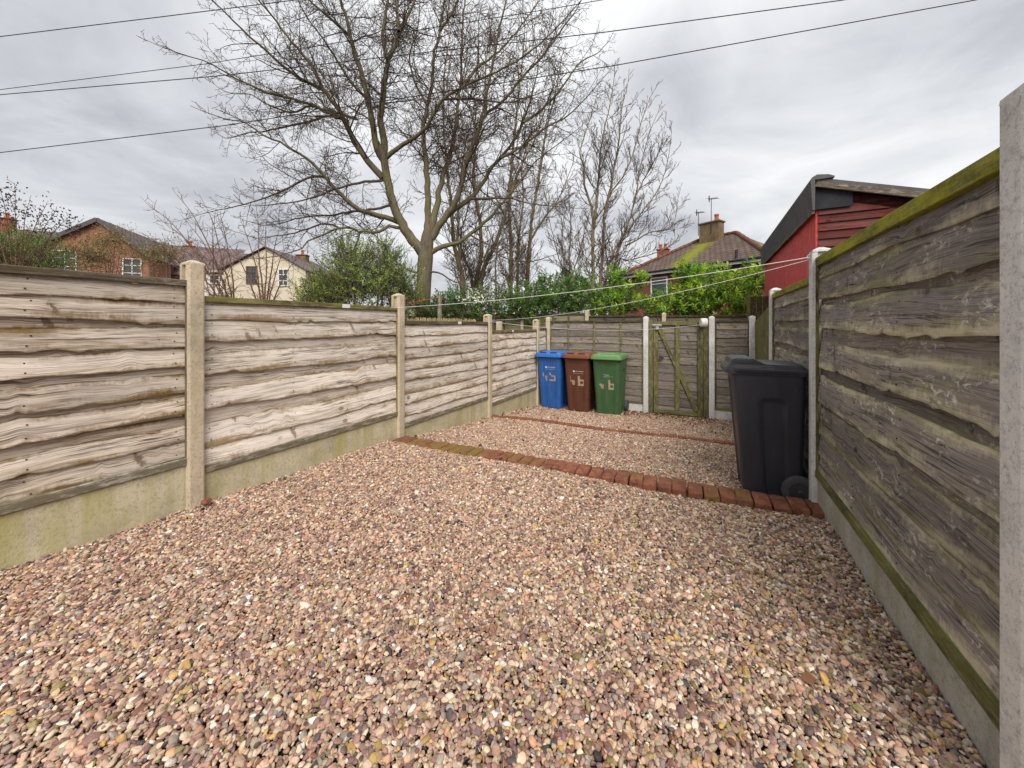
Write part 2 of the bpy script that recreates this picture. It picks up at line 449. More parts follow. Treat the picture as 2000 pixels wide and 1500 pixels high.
def wnoise(scale, detail, rough, dist, loc, sc3=(1, 1, 1)):
    mp = nt.nodes.new('ShaderNodeMapping'); nt.links.new(cxy.outputs[0], mp.inputs[0]); mp.inputs['Location'].default_value = loc; mp.inputs['Scale'].default_value = sc3
    n = nt.nodes.new('ShaderNodeTexNoise'); nt.links.new(mp.outputs[0], n.inputs['Vector']); n.inputs['Scale'].default_value = scale
    n.inputs['Detail'].default_value = detail; n.inputs['Roughness'].default_value = rough; n.inputs['Distortion'].default_value = dist
    return n.outputs[0]


cl = wm('ADD', wm('MULTIPLY', wnoise(.75, 6, .5, .6, (3.3, 1.2, 0)), .7), wm('MULTIPLY', wnoise(2.1, 8, .55, .8, (8.1, 4.4, 0)), .3))
cr = nt.nodes.new('ShaderNodeValToRGB'); nt.links.new(cl, cr.inputs[0])
cr.color_ramp.elements[0].position = .37; cr.color_ramp.elements[0].color = (.41, .42, .455, 1)
cr.color_ramp.elements[1].position = .64; cr.color_ramp.elements[1].color = (.88, .885, .89, 1)
e = cr.color_ramp.elements.new(.50); e.color = (.655, .665, .685, 1)
cie = wm('ADD', wm('MULTIPLY', zz, .30), .88)
vm = nt.nodes.new('ShaderNodeVectorMath'); vm.operation = 'SCALE'; nt.links.new(cr.outputs[0], vm.inputs[0]); nt.links.new(wm('MULTIPLY', cie, 9.2), vm.inputs['Scale'])
mxw = nt.nodes.new('ShaderNodeMix'); mxw.data_type = 'RGBA'; mxw.inputs[0].default_value = .93
nt.links.new(sky.outputs[0], mxw.inputs[6]); nt.links.new(vm.outputs[0], mxw.inputs[7]); nt.links.new(mxw.outputs[2], bg.inputs[0])

sl = bpy.data.lights.new('sun', 'SUN'); sl.energy = 1.5; sl.angle = math.radians(38); sl.color = (1, .95, .88)
so = bpy.data.objects.new('sun', sl); COL.objects.link(so)
sd = Vector((math.cos(SUN_EL) * math.cos(SUN_AZ), math.cos(SUN_EL) * math.sin(SUN_AZ), math.sin(SUN_EL)))
so.rotation_euler = sd.to_track_quat('Z', 'Y').to_euler(); so.location = (5, -5, 12)
SC.view_settings.view_transform = 'Standard'; SC.view_settings.look = 'None'; SC.view_settings.gamma = 1
SC.view_settings.use_curve_mapping = False; SC.view_settings.exposure = 1.2

# ------------------------------------------------------------------ ground
XL, XR, YB = -3.126, .736, 7.62


def ground():
    xs = np.concatenate([[-400, -120, -50, -25, -12, -7, -4.5], np.linspace(XL - .06, XR + .06, 14), [1.6, 4, 9, 20, 50, 120, 400]])
    ys = np.concatenate([[-60, -20, -6, -3], np.linspace(-2, YB + .05, 34), [7.8, 9, 12, 18, 30, 60, 150, 500]])
    m = MB(); vs = []
    for y in ys:
        for x in xs:
            inside = XL - .07 <= x <= XR + .07 and y <= YB + .06
            z = gz(x, y) - .035 if inside else -.62 + (0.35 if y < 7.7 else 0) * 1.0
            if not inside and y >= 7.7: z = -.62
            vs.append((x, y, z))
    nx = len(xs); fs = [(j * nx + i, j * nx + i + 1, (j + 1) * nx + i + 1, (j + 1) * nx + i) for j in range(len(ys) - 1) for i in range(nx - 1)]
    m.add(vs, fs)
    o = m.build('ground', M['soil']); tag(o, kind='structure')


ground()

# ------------------------------------------------------------------ gravel of rounded pebbles
BR1 = lambda x: np.interp(x, [XL, XR], [2.985, 3.185])       # front edge of the near brick row
BR2 = lambda x: np.interp(x, [XL, XR], [5.13, 5.50])


def gravel():
    P = []
    for layer, pitch, keep in ((0, .0128, 1.0), (1, .0150, .52)):
        nx = int((XR - XL) / pitch); ny = int((YB + .7) / (pitch * .866))
        ii, jj = np.meshgrid(np.arange(nx), np.arange(ny))
        x = XL + .02 + (ii + .5 * (jj % 2)) * pitch + rng.normal(0, pitch * .28, ii.shape)
        y = -.7 + jj * pitch * .866 + rng.normal(0, pitch * .28, ii.shape)
        k = rng.random(ii.shape) < keep
        x, y = x[k], y[k]
        z = gz(x, y) - .009 + layer * .0075 + rng.random(x.shape) * .0085
        P.append(np.stack([x, y, z], 1))
    P = np.concatenate(P)
    x, y = P[:, 0], P[:, 1]
    ok = (x > XL + .025) & (x < XR - .03) & (y < YB - .03)
    b1 = (y > BR1(x) + .006) & (y < BR1(x) + .212) & (x < .68)
    b2 = (y > BR2(x) + .004) & (y < BR2(x) + .10)
    spill = rng.random(len(x)) < .02
    P = P[ok & ~b1 & ~(b2 & ~spill)]
    n = len(P)
    pal = np.array([(.52, .37, .285), (.40, .265, .225), (.27, .175, .165), (.66, .55, .43), (.38, .34, .31), (.26, .135, .10), (.55, .39, .15), (.085, .075, .078),
                    (.82, .78, .72), (.25, .22, .10), (.57, .35, .235), (.20, .135, .145), (.48, .41, .30)])
    wt = np.array([.24, .17, .09, .17, .06, .05, .02, .02, .035, .012, .07, .04, .05])
    wtr = np.array([.16, .13, .07, .16, .08, .06, .055, .035, .05, .07, .05, .04, .08])
    mixx = np.clip((P[:, 0] + 1.4) / 2.0 + rng.normal(0, .25, n), 0, 1)
    a = rng.choice(len(pal), n, p=wt / wt.sum()); b = rng.choice(len(pal), n, p=wtr / wtr.sum())
    c = pal[np.where(rng.random(n) < mixx, b, a)] * rng.uniform(.62, 1.22, (n, 1)) * rng.uniform(.95, 1.05, (n, 3))
    c = np.clip(c * np.array((1.08, 1.01, .93)) * (1.0 - .10 * mixx[:, None]), 0.015, .85)
    base = np.clip(rng.lognormal(math.log(.0068), .29, n), .004, .0165)
    sc = np.stack([base * rng.uniform(1.0, 1.42, n), base * rng.uniform(.8, 1.02, n), base * rng.uniform(.48, .78, n)], 1)
    rot = np.stack([rng.normal(0, .42, n), rng.normal(0, .42, n), rng.uniform(0, 6.283, n)], 1)
    me = bpy.data.meshes.new('gravel'); me.vertices.add(n); me.vertices.foreach_set('co', P.astype(np.float32).ravel())
    for nm, ty, arr, key in (('scl', 'FLOAT_VECTOR', sc, 'vector'), ('rot', 'FLOAT_VECTOR', rot, 'vector'),
                             ('pcol', 'FLOAT_COLOR', np.concatenate([c, np.ones((n, 1))], 1), 'color')):
        me.attributes.new(nm, ty, 'POINT').data.foreach_set(key, arr.astype(np.float32).ravel())
    me.attributes.new('idx', 'INT', 'POINT').data.foreach_set('value', rng.integers(0, 6, n).astype(np.int32))
    me.materials.append(M['pebble'])
    o = bpy.data.objects.new('gravel', me); COL.objects.link(o)
    tag(o, 'loose rounded pink, cream and brown pebbles covering the whole yard', 'gravel', kind='stuff')
    g = bpy.data.node_groups.new('pebble_scatter', 'GeometryNodeTree')
    g.interface.new_socket('Geometry', in_out='INPUT', socket_type='NodeSocketGeometry')
    g.interface.new_socket('Geometry', in_out='OUTPUT', socket_type='NodeSocketGeometry')
    N = lambda t: g.nodes.new(t)
    gi, go = N('NodeGroupInput'), N('NodeGroupOutput')
    g2i = N('GeometryNodeGeometryToInstance')
    for k in range(6):
        ico = N('GeometryNodeMeshIcoSphere'); ico.inputs['Radius'].default_value = 1; ico.inputs['Subdivisions'].default_value = 3
        sp = N('GeometryNodeSetPosition'); pos = N('GeometryNodeInputPosition')
        nz = N('ShaderNodeTexNoise'); nz.inputs['Scale'].default_value = .75; nz.inputs['Detail'].default_value = 1.5
        av = N('ShaderNodeVectorMath'); av.operation = 'ADD'; av.inputs[1].default_value = (k * 7.3, k * 3.1, k)
        g.links.new(pos.outputs[0], av.inputs[0]); g.links.new(av.outputs[0], nz.inputs['Vector'])
        mr = N('ShaderNodeMath'); mr.operation = 'MULTIPLY_ADD'; mr.inputs[1].default_value = 1.25; mr.inputs[2].default_value = .42
        g.links.new(nz.outputs[0], mr.inputs[0])
        sv = N('ShaderNodeVectorMath'); sv.operation = 'SCALE'; g.links.new(pos.outputs[0], sv.inputs[0]); g.links.new(mr.outputs[0], sv.inputs['Scale'])
        g.links.new(ico.outputs[0], sp.inputs['Geometry']); g.links.new(sv.outputs[0], sp.inputs['Position'])
        ss = N('GeometryNodeSetShadeSmooth'); g.links.new(sp.outputs[0], ss.inputs[0])
        sm = N('GeometryNodeSetMaterial'); sm.inputs['Material'].default_value = M['pebble']; g.links.new(ss.outputs[0], sm.inputs[0])
        g.links.new(sm.outputs[0], g2i.inputs[0])
    iop = N('GeometryNodeInstanceOnPoints'); iop.inputs['Pick Instance'].default_value = True
    g.links.new(gi.outputs[0], iop.inputs['Points']); g.links.new(g2i.outputs[0], iop.inputs['Instance'])

    def na(nm, ty):
        q = N('GeometryNodeInputNamedAttribute'); q.data_type = ty; q.inputs['Name'].default_value = nm
        return q.outputs['Attribute']
    g.links.new(na('idx', 'INT'), iop.inputs['Instance Index'])
    g.links.new(na('rot', 'FLOAT_VECTOR'), iop.inputs['Rotation'])
    g.links.new(na('scl', 'FLOAT_VECTOR'), iop.inputs['Scale'])
    g.links.new(iop.outputs[0], go.inputs[0])
    md = o.modifiers.new('scatter', 'NODES'); md.node_group = g
    print('pebbles', n)


gravel()


# ------------------------------------------------------------------ timber panels
FENCE = None


def new_fence(loc, label):
    global FENCE
    FENCE = empty('fence', loc, 0, label, 'fence')
    return FENCE


def adopt(o, label=None):
    o.parent = FENCE; o.matrix_parent_inverse = Matrix.Translation(-FENCE.location)
    if 'category' in o: del o['category']
    if label: o['label'] = label
    return o


def wav(seed, amp, n=5):
    r = random.Random(seed)
    comp = [(r.uniform(.5, 1.2) * (2.0 ** k), r.uniform(0, 6.28), amp * (.75, .42, .14, .07, .05)[k]) for k in range(n)]
    kinks = [(r.uniform(0, 2), r.uniform(.007, .045), r.choice((-1, 1)) * amp * r.uniform(.4, 1.4)) for _ in range(r.randint(2, 6))]

    def f(u):
        v = sum(a * math.sin(2 * math.pi * q * u * .55 + p) for q, p, a in comp)
        for k0, kw, ka in kinks:
            v += ka * math.exp(-((u - k0) / kw) ** 2)
        return v
    return f


def waney(mb, O, d, n, u0, u1, top, bot, n0, n1, thick, rnd, layer=0.0, nu=170, nv=7, sag=None):
    """one waney-edged board; O is the panel's origin, d along, n towards the viewer, heights absolute"""
    us = np.linspace(u0, u1, nu); vs = []; uv = []; atv = []
    ru, rv = rnd * 41.0, rnd * 23.0
    for u in us:
        zt, zb = top(u), bot(u)
        rows = [(0, -thick)] + [(k / (nv - 1), 0) for k in range(nv)] + [(1, -thick)]
        for (v, dn) in rows:
            nn = n0 + (n1 - n0) * v + .0035 * math.sin(math.pi * v) + dn + .002 * math.sin(u * 4.1 + rnd * 30)
            z = zt + (zb - zt) * v
            p = O + d * u + n * nn
            vs.append((p[0], p[1], z)); uv.append((u + ru, (zt - z) + rv + (dn * .5))); atv.append((v, (rnd * 7.77) % 1.0, layer, 1))
    m = nv + 2
    fs = [(i * m + j, i * m + j + 1, (i + 1) * m + j + 1, (i + 1) * m + j) for i in range(nu - 1) for j in range(m - 1)]
    mb.add(vs, fs, uv, atv)


def panel(name, p0, p1, n, zt, zb, boards, mat, railmat, seed, label, botmat=None, amp=.011, tilt=.012, rail_h=.042, battens=(), sides=True, slope=0.0, batmat=None, group=None, cat='fence panel', nails=True):
    """boards: (top offset, bottom offset, layer) measured down from the panel top; layer 1 = recessed"""
    O = np.array((p0[0], p0[1], 0.0)); P1 = np.array((p1[0], p1[1], 0.0))
    Ln = np.linalg.norm(P1 - O); d = (P1 - O) / Ln; n = np.array((n[0], n[1], 0.0))
    root = adopt(empty(name, (p0[0], p0[1], zb)), label)
    inv = np.array((p0[0], p0[1], zb))
    mb = MB(); R = random.Random(seed)
    for i, (t0, b0, ly) in enumerate(boards):
        ft, fb = wav(seed * 31 + i, amp * (1.0 if t0 > .02 else 0)), wav(seed * 57 + i, amp if b0 < (zt - zb) - .03 else .0)
        s1 = R.uniform(-1, 1) * slope
        top = lambda u, t0=t0, ft=ft, s1=s1: max(zb + .02, zt - t0 + ft(u) + s1 * (u - Ln / 2))
        bot = lambda u, b0=b0, fb=fb, s1=s1: max(zb + .004, zt - b0 + fb(u) + s1 * (u - Ln / 2))
        if ly: waney(mb, O, d, n, -.002, Ln + .002, top, bot, -.004, .000, .008, R.random(), 1.0)
        else:
            waney(mb, O, d, n, -.001, Ln + .001, top, bot, .006, .010 + tilt, .010, R.random(), 0.0)
            if nails:
                for un in (.07, Ln * .36, Ln * .64, Ln - .07):
                    for fv in (.28, .74):
                        uu = un + R.uniform(-.012, .012); v_ = fv + R.uniform(-.06, .06)
                        pz = top(uu) + (bot(uu) - top(uu)) * v_
                        pc = O + d * uu + n * (.006 + (.004 + tilt) * v_ + .0042)
                        mb.box((pc[0], pc[1], pz), (.004, .0075, .0075), None, .0015, mi=1)
    mb.v = [tuple(np.array(v) - inv) for v in mb.v]
    mb.build('boards', [mat, M['nail']], root)

    def rl(nm, u0, u1, z0, z1, nn, th, mt):
        b = MB()
        a = O + d * u0 + n * nn; c = O + d * u1 + n * nn
        b.bar(np.array((a[0], a[1], (z0 + z1) / 2)) - inv, np.array((c[0], c[1], (z0 + z1) / 2)) - inv, th, z1 - z0, (0, 0, 1), .003)
        return b.build(nm, mt, root)
    rl('top_rail', 0, Ln, zt - rail_h, zt, .016, .045, railmat)
    rl('bottom_rail', 0, Ln, zb, zb + .05, .022, .038, botmat or railmat)
    if sides:
        for u in (.012, Ln - .012):
            b = MB(); a = O + d * u + n * .028
            b.bar(np.array((a[0], a[1], zb + .051)) - inv, np.array((a[0], a[1], zt - rail_h - .001)) - inv, .024, .02, tuple(n), .002)
            b.build('side_batten', batmat or railmat, root)
    for u in battens:
        b = MB(); a = O + d * u + n * .036
        b.bar(np.array((a[0], a[1], zb + .052)) - inv, np.array((a[0], a[1], zt - rail_h - .002)) - inv, .032, .022, tuple(n), .002)
        b.build('batten', batmat or railmat, root)
    return root, d, inv


def lap(zt, zb, nb, seed, t0=.03):
    R = random.Random(seed); ex = (zt - zb - t0) / nb; out = []
    for i in range(nb):
        a = t0 + i * ex - (.035 if i else .0); b = t0 + (i + 1) * ex + .006 + R.uniform(-.012, .012)
        out.append((a, min(b, zt - zb), 0))
    # lower boards tuck behind upper ones: tilt does that
    return out


def post(x, y, z0, z1, mat, label, wdt=.100, dep=.112, facing=1, bump=True, cat='fence post'):
    """slotted concrete post with a weathered top"""
    a, b, s, g = wdt / 2, dep / 2, .026, .024
    prof = [(-b, -a), (b, -a), (b, -a + 0), (b, a), (-b, a)]
    prof = [(-b, -a), (-s, -a), (-s, -a + g), (s, -a + g), (s, -a), (b, -a + .006), (b + .004, -a + .014), (b + .004, a - .014), (b, a - .006), (s, a), (s, a - g), (-s, a - g), (-s, a), (-b, a)]
    m = MB(); zc = z1 - z0; n = len(prof)
    prof = [(px * facing, py) for px, py in prof]
    if facing < 0: prof = prof[::-1]
    vs = [(px, py, 0) for px, py in prof] + [(px, py, zc * .33) for px, py in prof] + [(px, py, zc * .66) for px, py in prof] + [(px, py, zc - .012) for px, py in prof]
    fs = [(k * n + i, k * n + (i + 1) % n, (k + 1) * n + (i + 1) % n, (k + 1) * n + i) for k in range(3) for i in range(n)]
    m.add(vs, fs)
    c = [(-b, -a), (b, -a), (b, a), (-b, a)]
    q = [(p_ * .99, q_ * .99, zc - .013) for p_, q_ in c] + [(p_ * .96, q_ * .96, zc) for p_, q_ in c] + [(p_ * .25, q_ * .25, zc + (.022 if bump else .012)) for p_, q_ in c]
    m.add(q, [(0, 1, 5, 4), (1, 2, 6, 5), (2, 3, 7, 6), (3, 0, 4, 7), (4, 5, 9, 8), (5, 6, 10, 9), (6, 7, 11, 10), (7, 4, 8, 11), (8, 9, 10, 11), (3, 2, 1, 0)])
    return adopt(m.build('post', mat, loc=(x, y, z0)), label)


def gboard(p0, p1, n, z0, z1, mat, label):
    a = np.array((p0[0], p0[1])); b = np.array((p1[0], p1[1])); nn = np.array(n)
    o0 = (a + b) / 2
    m = MB()
    m.bar((a[0] - o0[0], a[1] - o0[1], (z1 - z0) / 2), (b[0] - o0[0], b[1] - o0[1], (z1 - z0) / 2), .048, z1 - z0, (0, 0, 1), .006)
    return adopt(m.build('gravel_board', mat, loc=(o0[0], o0[1], z0)))


z = lambda c: c + H
LY = [-.70, 1.235, 3.155, 5.125, 7.055]
NL, NR = (1, 0), (-1, 0)
# left fence ------------------------------------------------
new_fence((XL, 0, 0), 'pale weathered timber and concrete post fence stepping down along the left side')
L1b = [(.03, .155, 0), (.14, .27, 0), (.25, .34, 1), (.305, .43, 0), (.41, .50, 1), (.465, .585, 0), (.565, .66, 1), (.62, .75, 0), (.73, .83, 1), (.79, .925, 0), (.90, 1.03, 1), (.985, 1.09, 0), (1.075, 1.2, 0)]
L2b = [(.02, .17, 0), (.155, .315, 0), (.28, .43, 1), (.40, .555, 0), (.50, .67, 1), (.64, .80, 0), (.75, .92, 1), (.895, 1.06, 0), (1.03, 1.215, 0)]
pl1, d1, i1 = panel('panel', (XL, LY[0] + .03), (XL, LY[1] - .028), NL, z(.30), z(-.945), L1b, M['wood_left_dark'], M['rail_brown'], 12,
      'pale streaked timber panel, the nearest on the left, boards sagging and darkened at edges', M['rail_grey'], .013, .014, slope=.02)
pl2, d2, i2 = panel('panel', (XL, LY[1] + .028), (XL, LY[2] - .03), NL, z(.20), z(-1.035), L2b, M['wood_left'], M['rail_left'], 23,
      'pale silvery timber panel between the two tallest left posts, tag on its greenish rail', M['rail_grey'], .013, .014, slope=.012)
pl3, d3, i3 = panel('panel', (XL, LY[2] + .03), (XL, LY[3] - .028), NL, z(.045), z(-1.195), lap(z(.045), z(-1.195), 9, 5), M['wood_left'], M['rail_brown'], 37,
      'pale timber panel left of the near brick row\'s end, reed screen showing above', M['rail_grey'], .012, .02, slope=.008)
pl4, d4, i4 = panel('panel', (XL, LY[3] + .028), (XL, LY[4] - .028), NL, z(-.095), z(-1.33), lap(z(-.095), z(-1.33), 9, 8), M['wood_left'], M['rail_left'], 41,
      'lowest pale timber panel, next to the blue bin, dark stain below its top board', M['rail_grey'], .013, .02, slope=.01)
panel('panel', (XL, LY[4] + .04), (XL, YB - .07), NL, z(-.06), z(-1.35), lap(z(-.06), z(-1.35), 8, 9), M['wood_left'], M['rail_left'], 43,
      'short narrow timber infill panel in the corner behind the blue bin', M['rail_grey'], .01, .02)
for (a, b, zt_, zb_, lb) in ((LY[0], LY[1], -.945, -1.34, 'tall green-stained concrete gravel board under the nearest left panel'),
                             (LY[1], LY[2], -1.035, -1.45, 'stained concrete gravel board between the two tallest left posts'),
                             (LY[2], LY[3], -1.195, -1.70, 'yellowish concrete gravel board between the two brick rows'),
                             (LY[3], LY[4], -1.33, -1.9, 'low yellowish concrete gravel board leading to the blue bin'),
                             (LY[4], YB, -1.352, -1.95, 'short concrete gravel board in the corner behind the blue bin')):
    gboard((XL + .0, a + .03), (XL + .0, b - .03), NL, z(zb_), z(zt_ - .001), M['gboard'], lb)
for (y, z1, z0, lb) in ((LY[1], .42, -1.45, 'tallest left concrete post, speckled buff, nearest to the camera'),
                        (LY[2], .335, -1.6, 'buff concrete post standing at the left end of the near brick row'),
                        (LY[3], .15, -1.85, 'slim buff concrete post at the left end of the far brick row'),
                        (LY[4], .09, -2.0, 'short concrete post immediately left of the blue bin')):
    post(XL + .0, y, z(z0), z(z1), M['post_left'], lb, facing=1)
# right fence -----------------------------------------------
new_fence((XR, 1.43, 0), 'dark mossy timber and concrete post fence along the right side')
RY = [1.400, 3.40, 5.34]
R1b = [(.03, .15, 0), (.13, .305, 0), (.27, .38, 1), (.345, .515, 0), (.48, .65, 1), (.61, .775, 0), (.74, .88, 1), (.84, 1.025, 0), (.99, 1.10, 1), (1.065, 1.235, 0), (1.2, 1.28, 1), (1.25, 1.4, 0), (1.385, 1.525, 0)]
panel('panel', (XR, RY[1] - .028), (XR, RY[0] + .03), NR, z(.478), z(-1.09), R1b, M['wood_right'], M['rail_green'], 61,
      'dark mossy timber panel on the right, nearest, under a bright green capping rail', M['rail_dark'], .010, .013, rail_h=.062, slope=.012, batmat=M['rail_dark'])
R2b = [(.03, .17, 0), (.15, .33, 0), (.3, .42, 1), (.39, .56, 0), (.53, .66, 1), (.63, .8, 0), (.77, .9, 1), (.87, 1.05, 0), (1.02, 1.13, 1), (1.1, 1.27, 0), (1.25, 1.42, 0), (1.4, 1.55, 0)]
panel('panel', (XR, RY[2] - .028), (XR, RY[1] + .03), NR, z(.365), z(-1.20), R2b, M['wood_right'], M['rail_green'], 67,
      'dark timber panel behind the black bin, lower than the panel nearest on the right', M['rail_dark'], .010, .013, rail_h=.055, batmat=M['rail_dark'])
gboard((XR, RY[1] - .03), (XR, RY[0] + .03), NR, z(-1.40), z(-1.091), M['gboard_right'], 'grey streaked concrete gravel board under the mossy right panel')
gboard((XR, RY[2] - .03), (XR, RY[1] + .03), NR, z(-1.70), z(-1.201), M['gboard_right'], 'concrete gravel board hidden mostly behind the black bin')
for (y, z1, z0, lb, bp) in ((RY[0], .585, -1.35, 'pale grey concrete post at the right edge, closest to the camera', True),
                            (RY[1], .535, -1.5, 'buff-faced concrete post beside the black bin, clothes line tied to its top', True),
                            (RY[2], .415, -1.75, 'slim concrete post past the black bin, beside the upright-slat fence', True)):
    post(XR - .0, y, z(z0), z(z1), M['post_right'], lb, facing=-1, bump=bp)
# the upright-slat length that closes the right side
ps = empty('slat_fence', (XR + .02, RY[2] + .06, z(-1.7)), 0, 'greenish fence of narrow upright slats between the slim right post and back corner', 'fence')
b = MB(); L = YB - RY[2] - .12; k = 0
for k in range(22):
    u = k * L / 22 + .03
    top_ = .30 - .25 * (u / L)
    b.box((random.uniform(-.003, .003), u, (1.7 + top_) / 2), (.018, L / 22 - .012, 1.7 + top_), None, .003)
b.build('slat', M['batten_green'], ps)
b = MB(); b.bar((.03, 0, .5), (.03, L, .5), .04, .07); b.build('rail', M['batten_green'], ps)
b = MB(); b.bar((.03, 0, 1.5), (.03, L, 1.45), .04, .07); b.build('rail', M['batten_green'], ps)

# back fence ------------------------------------------------
new_fence((-1.2, YB, -.5), 'brown timber and concrete post fence across the back, either side of the gate')
P1x, P2x = -1.03, .10
def yb(x): return YB - .03
NBk = (0, -1)
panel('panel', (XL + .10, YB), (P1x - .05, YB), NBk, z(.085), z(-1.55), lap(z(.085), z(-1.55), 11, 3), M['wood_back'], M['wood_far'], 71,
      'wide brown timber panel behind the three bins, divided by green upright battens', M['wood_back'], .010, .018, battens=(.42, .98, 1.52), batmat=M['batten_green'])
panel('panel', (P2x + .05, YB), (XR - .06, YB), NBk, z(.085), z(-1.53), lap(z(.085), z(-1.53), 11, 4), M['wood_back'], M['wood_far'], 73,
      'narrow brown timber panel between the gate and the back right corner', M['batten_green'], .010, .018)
gboard((XL + .10, YB), (P1x - .03, YB), NBk, z(-1.95), z(-1.551), M['post_right'], 'concrete gravel board along the ground behind the three bins')
gboard((P2x + .03, YB), (XR - .05, YB), NBk, z(-1.95), z(-1.531), M['post_right'], 'short pale concrete gravel board right of the gate')


def bpost(x, y, z0, z1, label, mat):
    o = post(0, 0, z(z0), z(z1), mat, label)
    o.location = (x, y, z(z0)); o.rotation_euler = (0, 0, -math.pi / 2)
    return o


bpost(XL + .05, YB, -2.0, .145, 'buff concrete corner post behind the blue bin', M['post_left'])
bpost(P1x, YB, -2.0, .14, 'rust-streaked concrete post between the green bin and the gate', M['post_right'])
bpost(P2x, YB, -2.0, .135, 'pale concrete post on the right of the gate, next to the white reel', M['post_right'])
bpost(XR - .02, YB, -2.0, .135, 'pale concrete post in the back right corner beside upright slats', M['post_right'])

# gate ------------------------------------------------------
gw = P2x - P1x - .10
gt = empty('garden_gate', (P1x + .05, YB, z(-1.71)), 0, 'closed timber gate with green diagonal brace, at the back of the yard', 'gate')
b = MB(); Og = np.array((0., 0., 0.)); dg = np.array((1., 0, 0)); ng = np.array((0, -1., 0)); R = random.Random(5)
ZT, ZB_ = 1.765, .02
for i, (t0, b0, ly) in enumerate(lap(ZT, ZB_, 11, 6)):
    ft, fb = wav(900 + i, .006), wav(950 + i, .007)
    waney(b, Og, dg, ng, .12, gw - .12, lambda u, t0=t0, ft=ft: ZT - t0 + ft(u), lambda u, b0=b0, fb=fb: max(.03, ZT - b0 + fb(u)), .006, .026, .011, R.random(), 0.0, 36)
b.build('boards', M['wood_back'], gt)
for nm, a_, c_, wd, th, off in (('stile', (.135, -.045, .02), (.135, -.045, 1.77), .075, .035, 0), ('stile', (gw - .135, -.045, .02), (gw - .135, -.045, 1.77), .085, .035, 0),
                                ('muntin', (gw * .5, -.046, .1), (gw * .5, -.046, 1.70), .075, .03, 0)):
    b = MB(); b.bar(a_, c_, wd, th, (0, 1, 0), .004); b.build(nm, M['batten_green'] if nm != 'stile' or a_[0] < .3 else M['wood_olive'], gt)
b = MB(); b.bar((.175, -.047, 1.735), (gw - .18, -.047, 1.735), .03, .072, (0, 0, 1), .004); b.build('top_rail', M['batten_green'], gt)
b = MB(); b.bar((.175, -.047, .06), (gw - .18, -.047, .06), .03, .072, (0, 0, 1), .004); b.build('bottom_rail', M['batten_green'], gt)
b = MB(); b.bar((.19, -.038, 1.66), (gw - .19, -.038, .12), .078, .026, (0, 1, 0), .004)
b.build('brace', M['batten_green'], gt)
for xx in (.045, gw - .045):
    b = MB(); b.bar((xx, -.02, 0), (xx, -.02, 1.79), .07, .07, (0, 1, 0), .005); b.build('jamb', M['batten_green'] if xx < .2 else M['wood_olive'], gt)
M['galv'] = simple('galvanised_metal', (.55, .56, .57), .35, .5, .9, .15, 40)
M['iron'] = simple('dark_iron', (.06, .05, .05), .5, .5, .7, .2, 30)
b = MB(); b.box((.16, -.07, 1.70), (.17, .008, .045), None, .002); b.tube([(.07, -.082, 1.70), (.22, -.082, 1.70)], .008, 8)
o = b.build('bolt', M['galv'], gt)
b = MB(); b.lathe([(.0, 0), (.032, 0), (.036, .01), (.036, .03), (.0, .032)], (.17, -.11, 1.645), 'Y', 14); b.tube([(.15, -.09, 1.66), (.15, -.09, 1.70), (.17, -.09, 1.715), (.19, -.09, 1.70), (.19, -.09, 1.66)], .006, 6)
b.build('padlock', M['galv'], gt)
b = MB(); b.tube([(.235 + .034 * math.cos(t_), -.075, 1.08 + .034 * math.sin(t_)) for t_ in np.linspace(0, 6.3, 18)], .009, 6); b.lathe([(0, 0), (.022, 0), (.022, .02), (0, .022)], (.235, -.075, 1.08), 'Y', 12)
b.build('ring_handle', M['iron'], gt)
# white retractable line reel fixed to the gate's top right corner
rl_ = empty('line_reel', (P2x - .135, YB - .09, z(.035)), 0, 'round white clothes line reel mounted at the top right of the gate', 'line reel')
M['white_plastic'] = plastic('white_plastic', (.66, .66, .60), .4, (.4, .38, .25), .3)
b = MB(); b.lathe([(0, -.062), (.066, -.062), (.078, -.052), (.082, -.03), (.082, .03), (.076, .042), (.0, .046)], (0, -.04, 0), 'X', 28); b.build('case', M['white_plastic'], rl_, True)
b = MB(); b.bar((0.055, 0.02, -.06), (.055, .02, .07), .05, .03, (0, 1, 0)); b.build('bracket', M['white_plastic'], rl_)
rl_.rotation_euler = (0, 0, math.radians(18))

# little white tags on the left rails ------------------------
M['tagwhite'] = simple('white_tag', (.75, .75, .74), .5, .4, 0, .06)
for root, inv, yy, zt_, wd in ((pl2, i2, 2.43, .20, .085), (pl3, i3, 4.30, .045, .075), (pl4, i4, 5.93, -.095, .06)):
    b = MB(); b.box((XL + .0405 - inv[0], yy - inv[1], z(zt_) - .021 - inv[2]), (.003, wd, .036), None, .0008)
    b.build('tag', M['tagwhite'], root)

